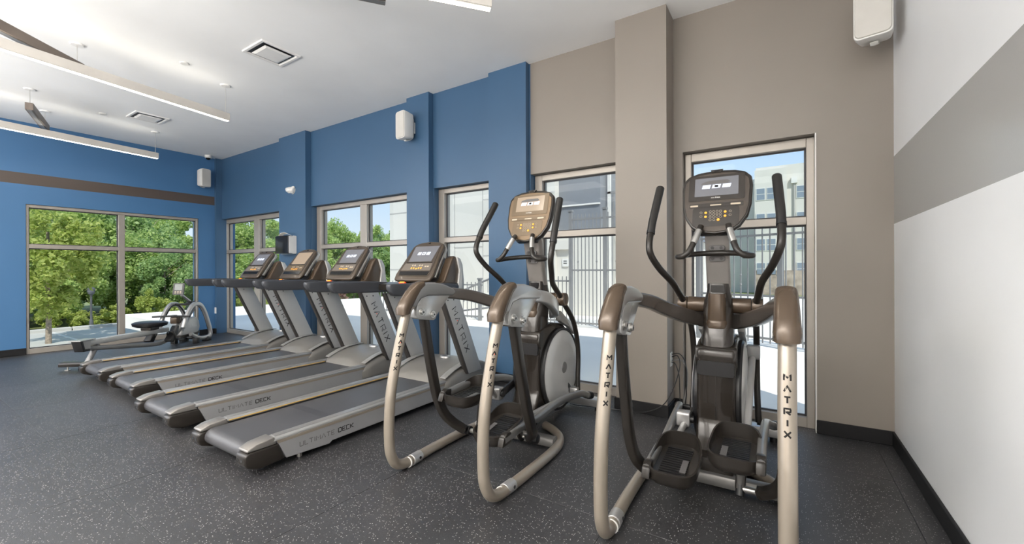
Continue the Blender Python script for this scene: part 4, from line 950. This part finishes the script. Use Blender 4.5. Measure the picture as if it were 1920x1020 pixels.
for i in range(16):
    y = -2.5+i*1.35+rnd.uniform(-.2, .2); h = rnd.uniform(.8, 1.7)
    root = thing('shrub', 'lime green shrub behind the far parking kerb', 'shrub', (-32.6-rnd.uniform(0, .5), y, ZG), rnd.uniform(0, 6), gs)
    key = ('s', i % 3)
    if key not in crowns: crowns[key] = crown_mesh('foliage', 4500, 1, 1, 1, .085, 90+i, 40, .2); crowns[key].materials.append(M_leafC if i % 3 else M_leafY)
    o = bpy.data.objects.new('foliage', crowns[key]); C.objects.link(o); o.parent = root; o.scale = (.66, .66, h*.62); o.location = (0, 0, h*.5); o['kind'] = 'stuff'
# street lamp
L = thing('street_lamp', 'black lantern-style street lamp behind the parking kerb', 'lamp', (-31.7, 6.85, ZG))
MB().lathe([(.16, 0), (.16, .08), (.10, .14), (.085, .40), (.055, .46), (.05, 1.0), (.045, 1.72), (.07, 1.75), (.04, 1.78)], (0, 0, 0), 'z', 16).build('post', M_iron, L)
hd = MB().lathe([(.05, 1.78), (.13, 1.86), (.18, 2.02), (.16, 2.10)], (0, 0, 0), 'z', 12).build('lantern_globe', mat('lantern_glass', (.14, .14, .16), .15), L)
MB().lathe([(.20, 2.09), (.17, 2.15), (.06, 2.24), (.02, 2.30)], (0, 0, 0), 'z', 12).build('lantern_cap', M_iron, hd)

# white building across the terrace, panelled stucco
YBd = 10.5
B = thing('white_building', 'white panelled building seen through the middle windows', 'building', (0, 0, 0))
MB().box(-12.07, -5.35, YBd, YBd+8, -.4, 8).build('wall', M_stucco, B, sm=0)
MB().box(-4.12, -2.75, YBd+1.6, YBd+3.2, -.4, 4.6).build('wall', M_stucco, B, sm=0)
MB().box(-5.35, -4.12, YBd+.1, YBd+8, -.4, 2.28).build('wall', M_stucco, B, sm=0)
MB().box(-5.35, -4.12, YBd+.25, YBd+8, 2.28, 8).build('slate_wall', M_slate, B, sm=0)
MB().box(-5.34, -4.12, YBd+.2, YBd+.26, 2.95, 2.99).build('wall_joint', M_whitebtn, B, sm=0)
MB().box(-5.35, -4.9, YBd-.02, YBd+.12, 1.75, 2.0).build('ledge', M_stucco, B, sm=0)
for x in (-11.2, -9.0, -7.86): MB().box(x, x+.03, YBd-.008, YBd+.004, -.3, 8).build('panel_joint', M_joint, B, sm=0)
for a, b, z in ((-12.07, -11.2, 3.22), (-8.99, -7.86, 3.22), (-7.83, -5.35, 3.35), (-9.0, -7.86, 1.9), (-7.83, -5.35, 1.62), (-12.07, -9.0, 1.2)):
    if a == -8.99: continue
    MB().box(a, b, YBd-.008, YBd+.004, z, z+.03).build('panel_joint', M_joint, B, sm=0)
MB().box(-5.16, -4.98, YBd+.06, YBd+.105, 1.28, 1.50).build('notice_plate', M_white, B, sm=0)
flat_text('notice_lettering', B, 'NO', (-5.12, YBd+.055, 1.40), (1, 0, 0), (0, 0, 1), .035, .008, M_ink, .3, (0, -1, 0)) if 0 else None
for z in (1.42, 1.36): MB().box(-5.12, -5.02, YBd+.055, YBd+.062, z, z+.02).build('notice_print', M_ink, B, sm=0)

# lattice stair tower behind the gate
Tt = thing('stair_tower', 'open white stair tower with a lattice strip behind the gate', 'staircase', (-3.6, YBd+.6, 0))
for x in (-.45, .95): MB().box(x, x+.08, 0, .08, -.05, 4.3).build('post', M_white, Tt, sm=0)
for x in (-.05, .28): MB().box(x, x+.03, -.02, .01, 1.9, 4.3).build('lattice_edge', M_irong, Tt, sm=0)
for i in range(34): MB().box(-.05, .31, -.015, .0, 1.92+i*.07, 1.945+i*.07).build('lattice_slat', M_irong, Tt, sm=0)
MB().box(-.45, 1.0, 0, .05, 3.26, 3.32).build('rail', M_irong, Tt, sm=0)
for i in range(8): MB().box(-.30+i*.17, -.28+i*.17, .0, .03, 2.3, 3.26).build('baluster', M_irong, Tt, sm=0)

# iron fences
def fence(label, p, q, h, step, rails, m, z0=-.055, fin=False, posts=()):
    P, Q = Vector((*p, z0)), Vector((*q, z0)); d = Q-P; Ln = d.length; ang = math.atan2(d.y, d.x)
    R = thing('iron_fence', label, 'fence', P, ang)
    for z in rails: MB().box(0, Ln, -.012, .012, z, z+.035).build('rail', m, R, sm=0)
    n = int(Ln/step); pk = None
    for i in range(n+1):
        if pk is None:
            pk = MB().box(-.008, .008, -.008, .008, .06, h).build('picket', m, R, sm=0)
        else:
            o = pk.copy(); C.objects.link(o); o.parent = R; o.location = (i*step, 0, 0)
        if fin and i % 5 == 2:
            b_ = MB()
            for zz in (h*.50, h*.58): b_.lathe([(.0, -.045), (.022, 0), (.0, .045)], (0, 0, zz), 'z', 6)
            o = b_.build('picket_knot', m, R); o.location = (i*step, 0, 0)
    for t in posts:
        MB().box(t-.035, t+.035, -.035, .035, 0, h+.06).build('post', m, R, sm=0)
        MB().box(t-.05, t+.05, -.05, .05, h+.06, h+.10).build('post_cap', m, R, sm=0)
    return R
fence('tall black iron fence before the tall right window', (-1.35, 8.35), (1.0, 7.35), 1.98, .115, (.12, .80, 1.78), M_irong, fin=True, posts=(.05, 1.42, 2.5))
fence('tall barred metal gate seen through the window left of the grey column', (-3.92, 8.45), (-1.75, 8.45), 2.45, .085, (.08, 1.22, 2.32), M_irong, fin=True, posts=(0, .78, 2.1))
fence('low iron railing behind the left cross trainer', (-4.75, 8.5), (-3.95, 8.5), 1.10, .10, (.10, .98), M_irong, posts=(0.02,))
fence('low iron railing along the terrace behind the treadmills', (-10.6, 8.3), (-6.2, 8.3), .95, .13, (.08, .86), M_irong, posts=(.0, 2.0, 4.3))
# sloping stair rail by the white building
SR = thing('stair_railing', 'sloping grey metal stair railing before the white building', 'railing', (-7.6, 8.6, 0))
MB().tube([(-.9, 0, .15), (1.6, 0, 1.05)], .025, 8).build('hand_rail', M_irong, SR)
MB().tube([(-.9, 0, -.62+.55), (1.6, 0, .28)], .025, 8).build('lower_rail', M_irong, SR)
for i in range(16): MB().box(-.85+i*.155, -.835+i*.155, -.008, .008, -.05+max(0, i-1)*.052-.0, .16+i*.0558).build('baluster', M_irong, SR, sm=0)

# apartments far beyond the right window
A = thing('apartment_block', 'white four-storey apartment block beyond the iron fence', 'building', (0, 60, 0))
MB().box(-2.9, 20, 0, 14, -4, 13.6).build('wall', M_stucco, A, sm=0)
MB().box(-14, -2.9, 3.5, 14, -4, 12.9).build('wall', M_stucco, A, sm=0)
MB().box(-3.0, .35, -.5, 0, -4, 13.2).build('bay', M_stucco, A, sm=0)
MB().box(-2.95, 20.1, -.56, 14.1, -3, 1.0).build('stone_base', mat('stone_veneer', (.42, .34, .28), .9, var=.35, vscale=1.4), A, sm=0)
MB().tube([(1.05, -.12, -2), (1.05, -.12, 11.4)], .11, 8).build('downpipe', M_joint, A)
MB().box(.75, 1.35, -.35, 0, 11.3, 12.0).build('rain_head', M_white, A, sm=0)
M_pane = mat('far_pane', (.22, .27, .33), .12)
wn = None
for z in (9.55, 6.45, 3.4, .5):
    for x in (-2.35, -1.25, 1.75, 2.85, 5.5, 6.6, -8, -6.8):
        y = -.5 if x < .3 and x > -3 else (3.5 if x < -3 else 0)
        w_ = MB().box(-.50, .50, -.06, .02, -.05, 1.45).build('window', M_white, A, sm=0) if wn is None else None
        if wn is None:
            p1 = MB().box(-.42, .42, -.08, -.05, .74, 1.38).build('pane', M_pane, w_, sm=0); p2 = MB().box(-.42, .42, -.08, -.05, .03, .66).build('pane', M_pane, w_, sm=0); wn = (w_, p1, p2)
        else:
            w_ = wn[0].copy(); C.objects.link(w_); w_.parent = A
            for p in wn[1:]: o = p.copy(); C.objects.link(o); o.parent = w_
        w_.location = (x, y, z)
# low white sided outbuilding left of the mast in the right window
O = thing('outbuilding', 'low white clapboard outbuilding beyond the fence', 'building', (-3.5, 14.0, 0))
for i in range(13): MB().prism([(-.02, i*.16-.05), (0, i*.16+.11), (.06, i*.16+.11), (.06, i*.16-.05)], -.55, 1.45, 'u').build('clapboard', M_stucco, O, sm=0)
MB().box(-.55, 1.45, .06, 3, -.05, 2.0).build('core', M_stucco, O, sm=0)
MB().prism([(-.15, 2.02), (1.5, 2.5), (3.1, 2.02)], -.7, 1.6, 'u').build('roof', M_slate, O, sm=0)
tree('small bright green tree beyond the right cross trainer screen', (-3.05, 20.5, -.06), 2.9, .5, 1.1, 'C', 7, leaf=.09, n=3000, name='garden_tree')
